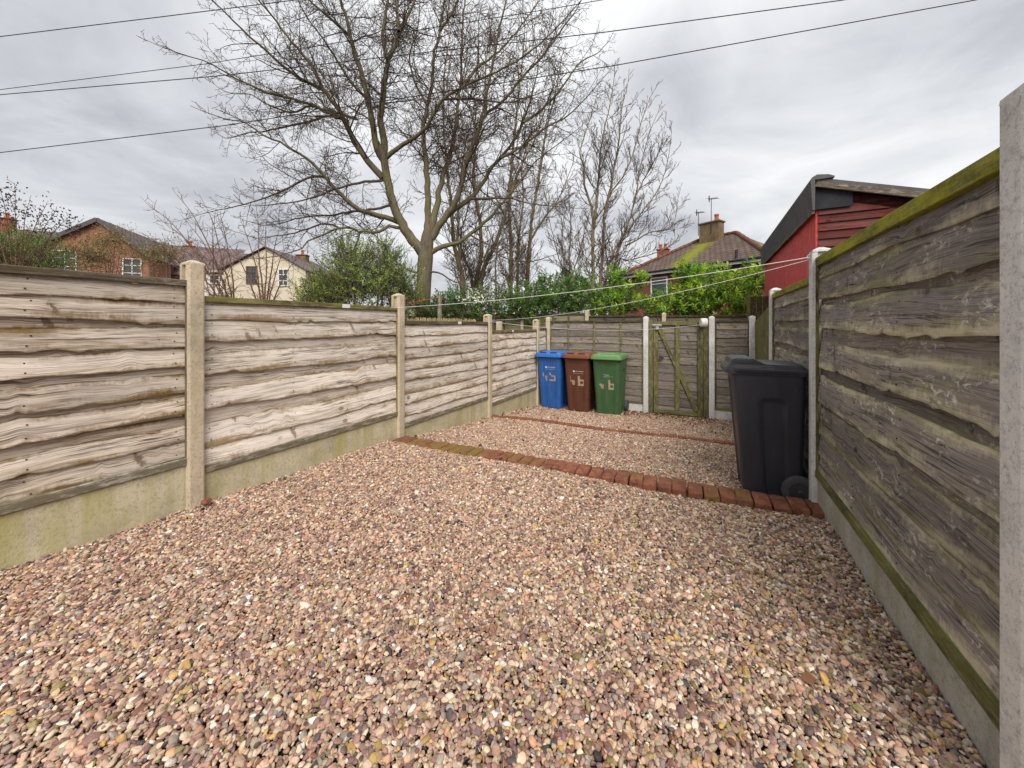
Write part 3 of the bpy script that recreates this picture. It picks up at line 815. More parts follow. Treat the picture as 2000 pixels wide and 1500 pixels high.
# ------------------------------------------------------------------ brick edgings
def brick_mat(name, moss):
    t = NT(name); o = t.coord('Object'); oi = t.N('ShaderNodeObjectInfo')
    ad = t.N('ShaderNodeVectorMath', operation='ADD'); t.L(o, ad.inputs[0]); cx = t.N('ShaderNodeCombineXYZ'); t.L(t.math('MULTIPLY', oi.outputs['Random'], 30), cx.inputs[0]); t.L(cx.outputs[0], ad.inputs[1])
    n = t.noise(ad.outputs[0], 14, 8, .7); n2 = t.noise(ad.outputs[0], 9, 5, .65, .5)
    c = t.ramp(n, [(.28, (.07, .034, .025)), (.46, (.21, .08, .05)), (.62, (.32, .13, .075)), (.78, (.40, .23, .15))])
    c = t.mix(t.math('MULTIPLY', oi.outputs['Random'], .45), c, (.17, .075, .05))
    lx = t.N('ShaderNodeSeparateXYZ'); t.L(oi.outputs['Location'], lx.inputs[0])
    rm = t.math('ADD', t.math('MULTIPLY', t.math('FRACT', t.math('MULTIPLY', oi.outputs['Random'], 7.31)), .55), t.ramp(t.math('ADD', t.math('MULTIPLY', lx.outputs[0], .3), 1.0), [(.08, .0), (.14, .62), (.42, .5), (.62, .12)]))
    mm = t.ramp(t.math('ADD', n2, t.math('MULTIPLY', t.math('SUBTRACT', rm, .5), .42)), [(.52, 0.0), (.68, 1.0)])
    c = t.mix(t.math('MULTIPLY', mm, moss), c, (.19, .165, .03))
    t.bump(n, .9, .008)
    return t.fin(c, .92, .12)


M['brick'] = brick_mat('old_red_brick', .6); M['brick_plain'] = brick_mat('plain_red_brick', .12)


def brick_mesh(ln, seed, mat):
    R = random.Random(seed); m = MB()
    m.box((0, 0, 0), (.103, ln, .085), None, .007)
    me = m.build('brick', mat).data
    bm = bmesh.new(); bm.from_mesh(me); bmesh.ops.subdivide_edges(bm, edges=bm.edges[:], cuts=2, use_grid_fill=True)
    for v in bm.verts: v.co += Vector((R.uniform(-1, 1), R.uniform(-1, 1), R.uniform(-1, 1))) * .0022
    bm.to_mesh(me); bm.free()
    for o in [o for o in bpy.data.objects if o.data == me]: bpy.data.objects.remove(o)
    return me


bm_long = [brick_mesh(.212, k, M['brick']) for k in range(4)]
bm_short = [brick_mesh(.10, 10 + k, M['brick_plain']) for k in range(4)]


def edging(label, fr, z_of, x0, x1, meshes, ln, pitch):
    root = empty('brick_edging', (x0, float(fr(x0)), z_of(x0)), 0, label, 'brick edging')
    x = x0; R = random.Random(3 + int(100 * ln))
    while x < x1:
        o = bpy.data.objects.new('brick', meshes[R.randint(0, len(meshes) - 1)]); COL.objects.link(o); o.parent = root
        o.location = (x - x0, float(fr(x)) + ln / 2 - float(fr(x0)) + R.uniform(-.008, .008), z_of(x) - .042 - z_of(x0) + R.uniform(-.005, .006))
        o.rotation_euler = (R.uniform(-.03, .03), R.uniform(-.03, .03), .052 + R.uniform(-.035, .035))
        x += pitch + R.uniform(-.002, .006)
    return root


edging('near row of old red bricks laid crosswise, mossy at its left end, black bin behind', BR1, lambda x: -.058, XL + .09, XR - .02, bm_long, .212, .108)
edging('far thin row of red bricks flush with the gravel in front of the coloured bins', BR2, lambda x: float(gz(x, BR2(x))) + .022, XL + .09, XR - .05, bm_short, .10, .108)


# ------------------------------------------------------------------ wheelie bins
def rrect(w, d, r, n=22):
    """rounded rectangle, points with the side they belong to; w along x, d along y"""
    out = []
    hw, hd = w / 2, d / 2
    def seg(a, b, k):
        return [(a[0] + (b[0] - a[0]) * t, a[1] + (b[1] - a[1]) * t) for t in np.linspace(0, 1, k, endpoint=False)]
    def arc(cx, cy, a0, k=5):
        return [(cx + r * math.cos(a0 + math.pi / 2 * t), cy + r * math.sin(a0 + math.pi / 2 * t)) for t in np.linspace(0, 1, k, endpoint=False)]
    out += seg((-hw + r, -hd), (hw - r, -hd), n) + arc(hw - r, -hd + r, -math.pi / 2)
    out += seg((hw, -hd + r), (hw, hd - r), n) + arc(hw - r, hd - r, 0)
    out += seg((hw - r, hd), (-hw + r, hd), n) + arc(-hw + r, hd - r, math.pi / 2)
    out += seg((-hw, hd - r), (-hw, -hd + r), n) + arc(-hw + r, -hd + r, math.pi)
    return out


def loft(mb, rings, cap0=True, cap1=True):
    n = len(rings[0]); vs = [p for r in rings for p in r]
    fs = [(k * n + i, k * n + (i + 1) % n, (k + 1) * n + (i + 1) % n, (k + 1) * n + i) for k in range(len(rings) - 1) for i in range(n)]
    if cap0: fs.append(tuple(range(n))[::-1])
    if cap1: fs.append(tuple((len(rings) - 1) * n + i for i in range(n)))
    mb.add(vs, fs)


def sstep(a, b, x):
    t = min(1, max(0, (x - a) / (b - a))); return t * t * (3 - 2 * t)


M['tyre'] = simple('rubber', (.06, .06, .064), .75, .25, 0, .2, 30)
M['hub'] = plastic('hub_plastic', (.032, .032, .036), .4)
M['tape'] = simple('faded_brown_tape', (.36, .27, .19), .6, .3, 0, .25, 60)
M['print_white'] = simple('white_print', (.72, .72, .72), .6, .3, 0, .08, 90)


def text_mesh(s, size):
    cu = bpy.data.curves.new('lettering', 'FONT'); cu.body = s; cu.size = size; cu.align_x = 'LEFT'; cu.fill_mode = 'FRONT'; cu.resolution_u = 2
    o = bpy.data.objects.new('lettering', cu); COL.objects.link(o)
    bpy.context.view_layer.update()
    dg_ = bpy.context.evaluated_depsgraph_get()
    me = bpy.data.meshes.new_from_object(o.evaluated_get(dg_))
    bpy.data.objects.remove(o)
    return me


def wheelie_bin(name, loc, rz, W, D, HT, mat, lidmat, label, style, cat='wheelie bin', scale=1.0):
    """front faces local -y, hinge and wheels at +y"""
    root = empty(name, loc, rz, label, cat); root.scale = (scale,) * 3
    hb = HT - .085                                                # top of body
    small = D > .6
    wb, db = W * (.735 if small else .80), D * .70
    wt, dt = W * (.90 if small else .955), D * .875
    yo_t = -.012
    rings = []
    NZ = 46
    zs = list(np.linspace(.02, hb, NZ))
    front_w = .30 * W

    def ring(zq):
        f = (zq - .02) / (hb - .02)
        w_, d_ = wb + (wt - wb) * f, db + (dt - db) * f
        yo = .02 * (1 - f) + yo_t * f
        pts = []
        for (px, py) in rrect(w_, d_, .055):
            ox = oy = 0.0
            e = .006
            # recessed arched panel on each flank
            if abs(abs(px) - w_ / 2) < .004:
                t = abs(py - .02) / (d_ * .19)
                topz = hb * .80 - .03 * max(0, t) ** 2
                k = (1 - sstep(.80, 1.05, t)) * (1 - sstep(topz - .015, topz + .01, zq)) * sstep(.03, .05, zq)
                ox = -math.copysign(.017 * k, px)
            # raised centre band on the front and back
            if abs(abs(py) - d_ / 2) < .004:
                t = abs(px) / (w_ * .30)
                k = (1 - sstep(.9, 1.02, t)) * (1 - sstep(hb - .10, hb - .06, zq))
                oy = math.copysign(.010 * k, py) * (-1)
            pts.append((px + ox, py + oy + yo, zq))
        return pts
    rings.append([(p[0] * .93, p[1] * .93, 0.0) for p in ring(.02)])
    rings += [ring(q) for q in zs]
    # rim flange
    for q, ex in ((hb, .016), (hb + .008, .022), (hb + .03, .022), (hb + .034, .012)):
        rings.append([(px, py + yo_t, q) for px, py in rrect(wt + ex * 2, dt + ex * 2, .06)])
    m = MB(); loft(m, rings)
    body = m.build('body', mat, root, True)
    # lid
    lw, ld = W * 1.0, D * 1.0
    z0 = hb + .036
    lr = []
    yf = -.028
    for (q, gw_, gd_, r, dy) in ((z0 - .045, .0, .0, .055, 0), (z0 - .012, .0, .0, .055, 0), (z0 - .010, -.010, -.010, .05, 0), (z0 + .004, -.012, -.012, .05, 0), (z0 + .006, -.034, -.036, .05, 0), (z0 + .017, -.038, -.040, .05, 0),
                                 (z0 + .019, -.054, -.058, .045, 0), (z0 + .024, -.056, -.062, .045, 0), (z0 + .033, -.085, -.095, .045, .0), (z0 + .037, -.16, -.2, .04, .0)):
        lr.append([(px, py + yf + dy, q + (.0045 * math.cos(px / lw * 3.1) if q > z0 + .03 else 0)) for px, py in rrect(lw + gw_, ld + gd_, r)])
    m = MB(); loft(m, lr, False, True)
    lid = m.build('lid', lidmat, root, True)
    zl = z0 + .018
    if style == 'bridge':                       # raised bridge with a dark hand hole on each flank
        m = MB()
        cw = lw * .44
        prof = [(-ld / 2 + .035, .0), (-ld / 2 + .05, .045), (-ld / 2 + .075, .056), (-ld / 2 + .19, .056), (-ld / 2 + .235, .035), (-ld / 2 + .275, .016), (ld * .3, .010), (ld * .36, .0)]
        vs = []; fs = []
        for sx_ in (-1, 1):
            for (py, pz) in prof: vs.append((sx_ * cw, py + yf, zl + pz))
        n_ = len(prof)
        fs += [(i, i + 1, n_ + i + 1, n_ + i) for i in range(n_ - 1)]
        fs += [tuple(range(n_))[::-1], tuple(range(n_, 2 * n_))]
        m.add(vs, fs); br = m.build('grip', lidmat, lid)
        for sx_ in (-1, 1):
            m = MB(); m.box((sx_ * (cw + .0015), -ld / 2 + .135 + yf, zl + .034), (.006, .12, .028), None, .002); m.build('hand_hole', M['hub'], br)
    elif style == 'bar':                        # two blocks joined by a grip bar
        m = MB(); y_ = -ld / 2 + .115 + yf
        for sx_ in (-1, 1): m.box((sx_ * lw * .22, y_, zl + .022), (.085, .075, .04), None, .012)
        m.box((0, y_ - .018, zl + .028), (lw * .36, .030, .022), None, .008)
        br = m.build('grip', lidmat, lid)
        m = MB(); m.box((0, y_ + .07, zl + .014), (lw * .30, .075, .008), None, .003); m.build('hand_hole', M['hub'], br)
        for sx_ in (-1, 1):
            m = MB(); m.box((sx_ * lw * .36, y_ + .015, zl + .012), (.07, .085, .012), None, .004); m.build('hand_hole', M['hub'], br)
    else:                                       # a curved ridge over two dark slots
        m = MB(); y_ = -ld / 2 + .085 + yf; vs = []; fs = []
        xs_ = np.linspace(-lw * .33, lw * .33, 19)
        for q in xs_:
            h_ = .012 + .040 * math.cos(q / (lw * .66) * math.pi) ** 2
            vs += [(q, y_ - .05, zl), (q, y_ - .03, zl + h_ * .75), (q, y_ + .02, zl + h_), (q, y_ + .11, zl + h_ * .75), (q, y_ + .21, zl + .006)]
        fs = [(i * 5 + j, (i + 1) * 5 + j, (i + 1) * 5 + j + 1, i * 5 + j + 1) for i in range(18) for j in range(4)]
        fs += [(0, 1, 2, 3, 4), tuple(18 * 5 + j for j in range(5))[::-1]]
        m.add(vs, fs); br = m.build('grip', lidmat, lid, True)
        for sx_ in (-1, 1):
            m = MB(); m.box((sx_ * lw * .19, y_ - .048, zl + .015), (lw * .24, .014, .026), None, .003); m.build('hand_hole', M['hub'], br)
    # hinge handle bar at the back
    m = MB(); yb_ = ld / 2 + .005
    m.tube([(-lw * .42, yb_ + .012, hb + .01), (lw * .42, yb_ + .012, hb + .01)], .014, 10)
    for sx_ in (-1, -.33, .33, 1): m.box((sx_ * lw * .36, yb_ - .035, hb + .012), (.03, .09, .03), None, .006)
    m.build('handle', mat, root)
    # wheels
    wr = .105 if W > .5 else .118
    yw = db / 2 + (.035 if W > .5 else -.012)
    m = MB(); m.tube([(-wb / 2 - .02, yw, wr), (wb / 2 + .02, yw, wr)], .011, 8); m.build('axle', M['galv'], root)
    for sx_ in (-1, 1):
        xw = sx_ * (wb / 2 + .03)
        m = MB()
        prof = [(wr * .62, -.024), (wr * .80, -.027), (wr * .95, -.022), (wr, -.010), (wr, .010), (wr * .95, .022), (wr * .80, .027), (wr * .62, .024)]
        m.lathe(prof, (xw, yw, wr), 'X', 36)
        wh = m.build('wheel', M['tyre'], root, True)
        m = MB()
        m.lathe([(0, -.008), (wr * .62, -.008), (wr * .62, .008), (0, .008)], (xw, yw, wr), 'X', 28)
        m.lathe([(0, .0), (wr * .17, .0), (wr * .17, sx_ * .026), (wr * .1, sx_ * .03), (0, sx_ * .03)][::(1 if sx_ > 0 else -1)], (xw, yw, wr), 'X', 16)
        m.lathe([(wr * .56, 0), (wr * .63, 0), (wr * .63, sx_ * .026), (wr * .56, sx_ * .026)][::(1 if sx_ > 0 else -1)], (xw, yw, wr), 'X', 28)
        for k in range(8):
            a = k * math.pi / 4
            m.bar((xw + sx_ * .020, yw + .016 * math.cos(a), wr + .016 * math.sin(a)), (xw + sx_ * .020, yw + wr * .58 * math.cos(a), wr + wr * .58 * math.sin(a)), .012, .010, (1, 0, 0), .001)
        m.build('rim', M['hub'], wh)

    def front(xq, zq):                           # a point just proud of the front face
        f = (zq - .02) / (hb - .02); d_ = db + (dt - db) * f; yo = .02 * (1 - f) + yo_t * f
        inset = .010 if abs(xq) < wb * .29 else .0
        return -d_ / 2 + yo + inset
    slope = math.atan(((dt - db) / 2 + (.02 - yo_t)) / (hb - .02))
    return root, body, front, slope, hb


def stripes(mb, front, cells, x0, z0, cw, ch):
    for (a, b, c, d) in cells:                   # x, z, w, h in cells
        xa, xb, za, zb_ = x0 + a * cw, x0 + (a + c) * cw, z0 + b * ch, z0 + (b + d) * ch
        vs = []
        for (xx, zq) in ((xa, za), (xb, za), (xb, zb_), (xa, zb_)): vs.append((xx, front(0, zq) - .0035, zq))
        vs += [(p[0], p[1] + .003, p[2]) for p in vs]
        mb.add(vs, [(0, 1, 2, 3), (0, 4, 5, 1), (1, 5, 6, 2), (2, 6, 7, 3), (3, 7, 4, 0)])


def put_text(parent, s, size, x0, z0, front, slope, mat, name='lettering'):
    me = text_mesh(s, size); me.materials.append(mat)
    o = bpy.data.objects.new(name, me); COL.objects.link(o); o.parent = parent
    o.location = (x0, front(0, z0) - .004, z0); o.rotation_euler = (math.pi / 2 + slope * 1.0, 0, 0)
    return o


FOUR = [(0, 0.9, .55, 2.2), (.55, .9, .9, .6), (1.25, 0, .6, 2.1)]
FOUR_W = [(.0, 1.3, .5, 1.9), (.5, 1.0, .6, .5), (1.0, .4, .5, 1.2), (1.5, .5, .6, .5), (1.2, -.1, .9, .45), (1.6, .9, .5, .5)]
BEE = [(0, 0, .7, 3.2), (.7, 0, 1.7, .7), (1.75, .7, .65, .9), (.7, 1.5, 1.7, .6)]
zb0 = lambda y: float(gz(-2, y)) - .004
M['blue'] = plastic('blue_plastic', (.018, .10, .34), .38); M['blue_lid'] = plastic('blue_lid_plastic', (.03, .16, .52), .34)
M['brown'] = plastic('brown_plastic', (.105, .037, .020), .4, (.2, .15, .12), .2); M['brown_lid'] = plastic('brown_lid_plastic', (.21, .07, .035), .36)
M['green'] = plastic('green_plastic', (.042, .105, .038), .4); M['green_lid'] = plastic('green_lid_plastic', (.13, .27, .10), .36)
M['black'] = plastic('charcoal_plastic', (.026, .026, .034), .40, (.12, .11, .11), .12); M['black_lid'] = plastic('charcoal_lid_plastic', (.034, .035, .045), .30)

BS = 1.085
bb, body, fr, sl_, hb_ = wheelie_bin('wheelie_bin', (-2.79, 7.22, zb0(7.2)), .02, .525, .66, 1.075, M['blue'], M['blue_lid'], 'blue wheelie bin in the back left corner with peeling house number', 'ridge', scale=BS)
put_text(body, 'STOCKPORT', .026, -.03, .775, fr, sl_, M['print_white']); put_text(body, 'METROPOLITAN BOROUGH COUNCIL', .0105, -.075, .745, fr, sl_, M['print_white'])
b = MB(); stripes(b, fr, [(.2, 0, .6, .4), (0, .3, 1, .5), (.25, .7, .5, .5)], -.075, .770, .035, .026); b.build('emblem', M['print_white'], body)
b = MB(); stripes(b, fr, [(-.5, 1.6, .35, 1.5), (.35, .9, .5, 1.1), (.6, 0, .5, .9), (.7, 1.3, .6, .5)], -.10, .53, .05, .048)
stripes(b, fr, [(0, 2.3, .6, .9), (.6, 1.9, .5, .5), (.8, 1.7, 1.5, .5), (1.8, .5, .6, 1.3), (0, 0, 2.3, .6)], .0, .53, .05, .048); b.build('taped_number', M['tape'], body)
bb, body, fr, sl_, hb_ = wheelie_bin('wheelie_bin', (-2.21, 7.22, zb0(7.2)), .0, .525, .66, 1.075, M['brown'], M['brown_lid'], 'brown wheelie bin between the blue and the green one', 'ridge', scale=BS)
put_text(body, 'STOCKPORT', .026, -.025, .73, fr, sl_, M['print_white']); put_text(body, 'METROPOLITAN BOROUGH COUNCIL', .0105, -.07, .70, fr, sl_, M['print_white'])
b = MB(); stripes(b, fr, [(.2, 0, .6, .4), (0, .3, 1, .5), (.25, .7, .5, .5)], -.072, .725, .035, .026); b.build('emblem', M['print_white'], body)
b = MB(); stripes(b, fr, FOUR_W, -.145, .50, .05, .050); stripes(b, fr, BEE, .015, .48, .055, .055); b.build('taped_number', M['tape'], body)
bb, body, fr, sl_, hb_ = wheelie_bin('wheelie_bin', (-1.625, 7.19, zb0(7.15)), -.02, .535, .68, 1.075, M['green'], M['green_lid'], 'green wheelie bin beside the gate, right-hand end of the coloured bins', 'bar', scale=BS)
put_text(body, 'Stockport', .024, -.05, .705, fr, sl_, M['print_white']); put_text(body, 'METROPOLITAN BOROUGH COUNCIL', .009, -.05, .683, fr, sl_, M['print_white']); put_text(body, 'GARDEN WASTE ONLY', .009, -.05, .667, fr, sl_, M['print_white'])
b = MB(); stripes(b, fr, FOUR_W, -.155, .475, .05, .050); stripes(b, fr, BEE, .03, .46, .048, .052); b.build('taped_number', M['tape'], body)
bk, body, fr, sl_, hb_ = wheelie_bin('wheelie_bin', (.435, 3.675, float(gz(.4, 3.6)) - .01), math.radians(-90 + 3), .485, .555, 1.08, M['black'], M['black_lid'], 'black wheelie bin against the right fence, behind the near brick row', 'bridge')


# ------------------------------------------------------------------ lines, cables
def line(name, pts, r, mat, label, cat, group=None, sag=0.0, n=24):
    P = []
    for k in range(len(pts) - 1):
        a, c = np.array(pts[k]), np.array(pts[k + 1])
        for t in np.linspace(0, 1, n, endpoint=(k == len(pts) - 2)):
            p = a + (c - a) * t; p[2] -= sag * 4 * t * (1 - t); P.append(p)
    m = MB(); m.tube(P, r, 6); o = m.build(name, mat, None, True)
    return tag(o, label, cat, group)


M['cord'] = simple('white_cord', (.72, .71, .68), .6, .3, 0, .06, 80)
M['cable'] = simple('black_cable', (.03, .03, .035), .6, .3)
M['redcord'] = simple('red_cord', (.5, .09, .05), .6, .3)
hook = (XR - .06, RY[1] - .02, z(.49))
lA = (XL + .045, 3.0, z(.185)); lB = (XL + .06, LY[3] - .02, z(.07))
line('clothes_line', [lA, hook], .0025, M['cord'], 'upper white clothes line from the pale left panel to the right post', 'clothes line', None, .055)
line('clothes_line', [lB, (hook[0], hook[1] + .02, hook[2] - .015)], .0025, M['cord'], 'lower white clothes line rising from the slim left post to the right post', 'clothes line', None, .10)
line('clothes_line', [(lB[0], lB[1] + .01, lB[2] - .02), (P2x - .16, YB - .15, z(.0))], .0025, M['cord'], 'sagging white clothes line from the slim left post to the gate reel', 'clothes line', None, .12)
b = MB(); b.tube([np.array(hook) + (.02 * math.cos(t_), 0, .02 * math.sin(t_)) for t_ in np.linspace(0, 6.0, 12)], .004, 6); b.tube([hook, (hook[0] + .06, hook[1] + .01, hook[2])], .004, 6)
tag(b.build('line_hook', M['galv']), 'small metal ring tied to the top of the post above the black bin', 'hook')
for pts, r, lb in (((((0 - 200), 96), (330, 31), (640, -8)), .014, 'highest overhead cable, leaving the top of the picture within the bare tree'),
                   (((-200, 204), (0, 175), (400, 125), (1090, 15), (1400, -40)), .011, 'thin overhead cable, upper of the close pair on the left'),
                   (((-200, 208), (0, 185), (430, 148), (1180, 63), (1640, 1), (1900, -40)), .014, 'overhead cable, lower of the close pair on the left, crossing the tree'),
                   (((-200, 330), (0, 298), (440, 245), (1200, 128), (1905, 0), (2100, -40)), .014, 'lowest overhead cable, crossing the bare tree to the upper right')):
    W_ = [at(px, py, 10.2 - .0012 * (px - 900)) for px, py in pts]
    line('overhead_cable', W_, r * .8, M['cable'], lb, 'cable', 'overhead cables across the sky', 0, 10)

# ------------------------------------------------------------------ beyond the yard: fences
def far_panel(px0, px1, Y, top, mat, label, seed, nb=8, h=1.0, k=3):
    def xat(px):
        u = (px - CX) / FPX; Zq = Y / (CT + ST * u); return -ST * Zq + CT * u * Zq
    x0, x1 = xat(px0), xat(px1)
    r, _, _ = panel('panel', (x0, Y), (x1, Y), NBk, z(top), z(top - h), lap(z(top), z(top - h), nb, seed), mat, M['wood_far'], seed, label, None, .006, .016,
                    battens=[(x1 - x0) * q / (k + 1) for q in range(1, k + 1)], batmat=mat)
    return x0, x1


def xat(px, Y):
    u = (px - CX) / FPX; Zq = Y / (CT + ST * u); return -ST * Zq + CT * u * Zq


YF = 9.5
new_fence((-1.2, YF, -.6), 'dark low fence line beyond the lane, under the evergreen shrubs')
far_panel(690, 866, YF, .30, M['wood_far'], 'dark brown fence panel behind the big tree trunk, beyond the lane', 81, 7, 1.8, 4)
far_panel(872, 1018, YF, .315, M['wood_olive'], 'olive-brown fence panel under the white-flowered shrub, beyond the lane', 82, 7, 1.8, 4)
far_panel(1024, 1143, YF, .30, M['wood_olive'], 'olive-brown fence panel seen above the blue bin, beyond the lane', 83, 7, 1.8, 3)
far_panel(1151, 1293, YF, .235, M['wood_far'], 'dark fence panel under the laurel, seen above the green bin', 84, 7, 1.8, 3)
far_panel(1301, 1478, YF, .215, M['wood_far'], 'dark fence panel under the brightest laurel, seen above the gate', 85, 7, 1.8, 3)
for px, t_, lb in ((869, .31, 'far concrete post left of the white-flowered shrub'), (1021, .385, 'far concrete post peeping above the olive fence'),
                   (1147, .36, 'far concrete post seen above the fence behind the brown bin'), (1297, .265, 'far concrete post seen above the gate')):
    bpost(xat(px, YF), YF, -2.1, t_, lb, M['post_left'])
# dark close-boarded fence at the far end of the red shed
pf = empty('board_fence', (.78, 8.6, z(-1.8)), 0, 'dark upright-board fence end between the laurel and the red shed', 'fence')
b = MB()
for k in range(7): b.box((k * .1 + .05, 0, 1.175), (.094, .02, 2.35), None, .003)
b.build('boards', M['wood_far'], pf)
b = MB(); b.box((-.03, 0, 1.19), (.06, .08, 2.38), None, .004); b.build('post', M['wood_olive'], pf)

# neighbour's reed screen, stake and red cord just over the left fence
rs = MB(); R = random.Random(4)
for k in range(150):
    y_ = LY[2] + .1 + k * (1.75 / 150) + R.uniform(-.003, .003)
    rs.tube([(XL - .14 + R.uniform(-.008, .008), y_, z(-1.2)), (XL - .14 + R.uniform(-.012, .012), y_ + R.uniform(-.008, .008), z(.085 + R.uniform(-.022, .012)))], .0055, 5)
M['reed'] = simple('dry_reed', (.40, .32, .17), .8, .2, 0, .35, 8)
tag(rs.build('reed_screen', M['reed']), 'dry reed screen peeping above the pale panel left of the near brick row', 'reed screen')
sk = at(859, 577, 5.2)
b = MB(); b.box((0, 0, (sk[2] - .9) / 2), (.045, .045, sk[2] + .9), None, .004); tag(b.build('wooden_stake', M['rail_grey'], loc=(sk[0], sk[1], 0)), 'square wooden stake holding a red cord, over the left fence', 'stake')
s2 = at(789, 590, 4.7)
b = MB(); b.box((0, 0, (s2[2] - .9) / 2), (.025, .025, s2[2] + .9), None, .004); tag(b.build('wooden_stake', M['rail_grey'], loc=(s2[0], s2[1], 0)), 'short thin stake just right of the post ending the near brick row', 'stake')
line('red_twine', [sk - (0, 0, .02), s2 - (0, 0, .01)], .004, M['redcord'], 'thin red cord tied between the two stakes over the left fence', 'cord', None, .01)
nb_ = at(975, 628, 6.9)
b = MB(); b.box((0, 0, 1.1), (.09, .09, 2.2), None, .008); tag(b.build('concrete_stub', M['post_left'], loc=(nb_[0], nb_[1], z(.06) - 2.2)), 'short concrete post over the left fence, just right of the slim buff post', 'post')

# ------------------------------------------------------------------ red shed
M['red_render'] = None


def redwall():
    t = NT('red_painted_render'); o = t.coord('Object'); n = t.noise(o, 6, 8, .7); n2 = t.noise(t.mapping(o, (1, 2.2, .5)), 4, 6, .7); bl = t.N('ShaderNodeTexBrick')
    t.L(t.mapping(o, (1, 1, 1), (0, 0, 0), (math.pi / 2, 0, math.pi / 2)), bl.inputs['Vector'])
    bl.inputs['Scale'].default_value = 1; bl.inputs['Brick Width'].default_value = .45; bl.inputs['Row Height'].default_value = .225; bl.inputs['Mortar Size'].default_value = .006
    c = t.ramp(n, [(.3, (.52, .08, .08)), (.6, (.70, .115, .11)), (.8, (.74, .17, .15))])
    c = t.mix(t.ramp(n2, [(.62, 0.0), (.68, .5)]), c, (.40, .2, .18))
    c = t.mix(t.ramp(n2, [(.3, .6), (.36, 0.0)]), c, (.10, .02, .02))
    t.bump(t.math('ADD', t.math('MULTIPLY', bl.outputs[1], -.5), n), .7, .02)
    return t.fin(c, .8, .2)


M['red_render'] = redwall()
M['red_board'] = wood('red_stained_boards', (.06, .014, .012), (.125, .028, .024), (.17, .045, .037), (.13, .05, .035), (.15, .05, .03), .2, .3, .1, 0)
M['felt'] = concrete('grey_roofing_felt', (.115, .11, .11), (.17, .165, .16), .35, .5)
M['felt_black'] = simple('black_felt', (.03, .032, .036), .8, .2)
M['barge'] = wood('grey_barge_wood', (.16, .12, .09), (.34, .28, .22), (.46, .4, .34), (.25, .2, .15), (.25, .22, .12), .2, .3, .1, 0)


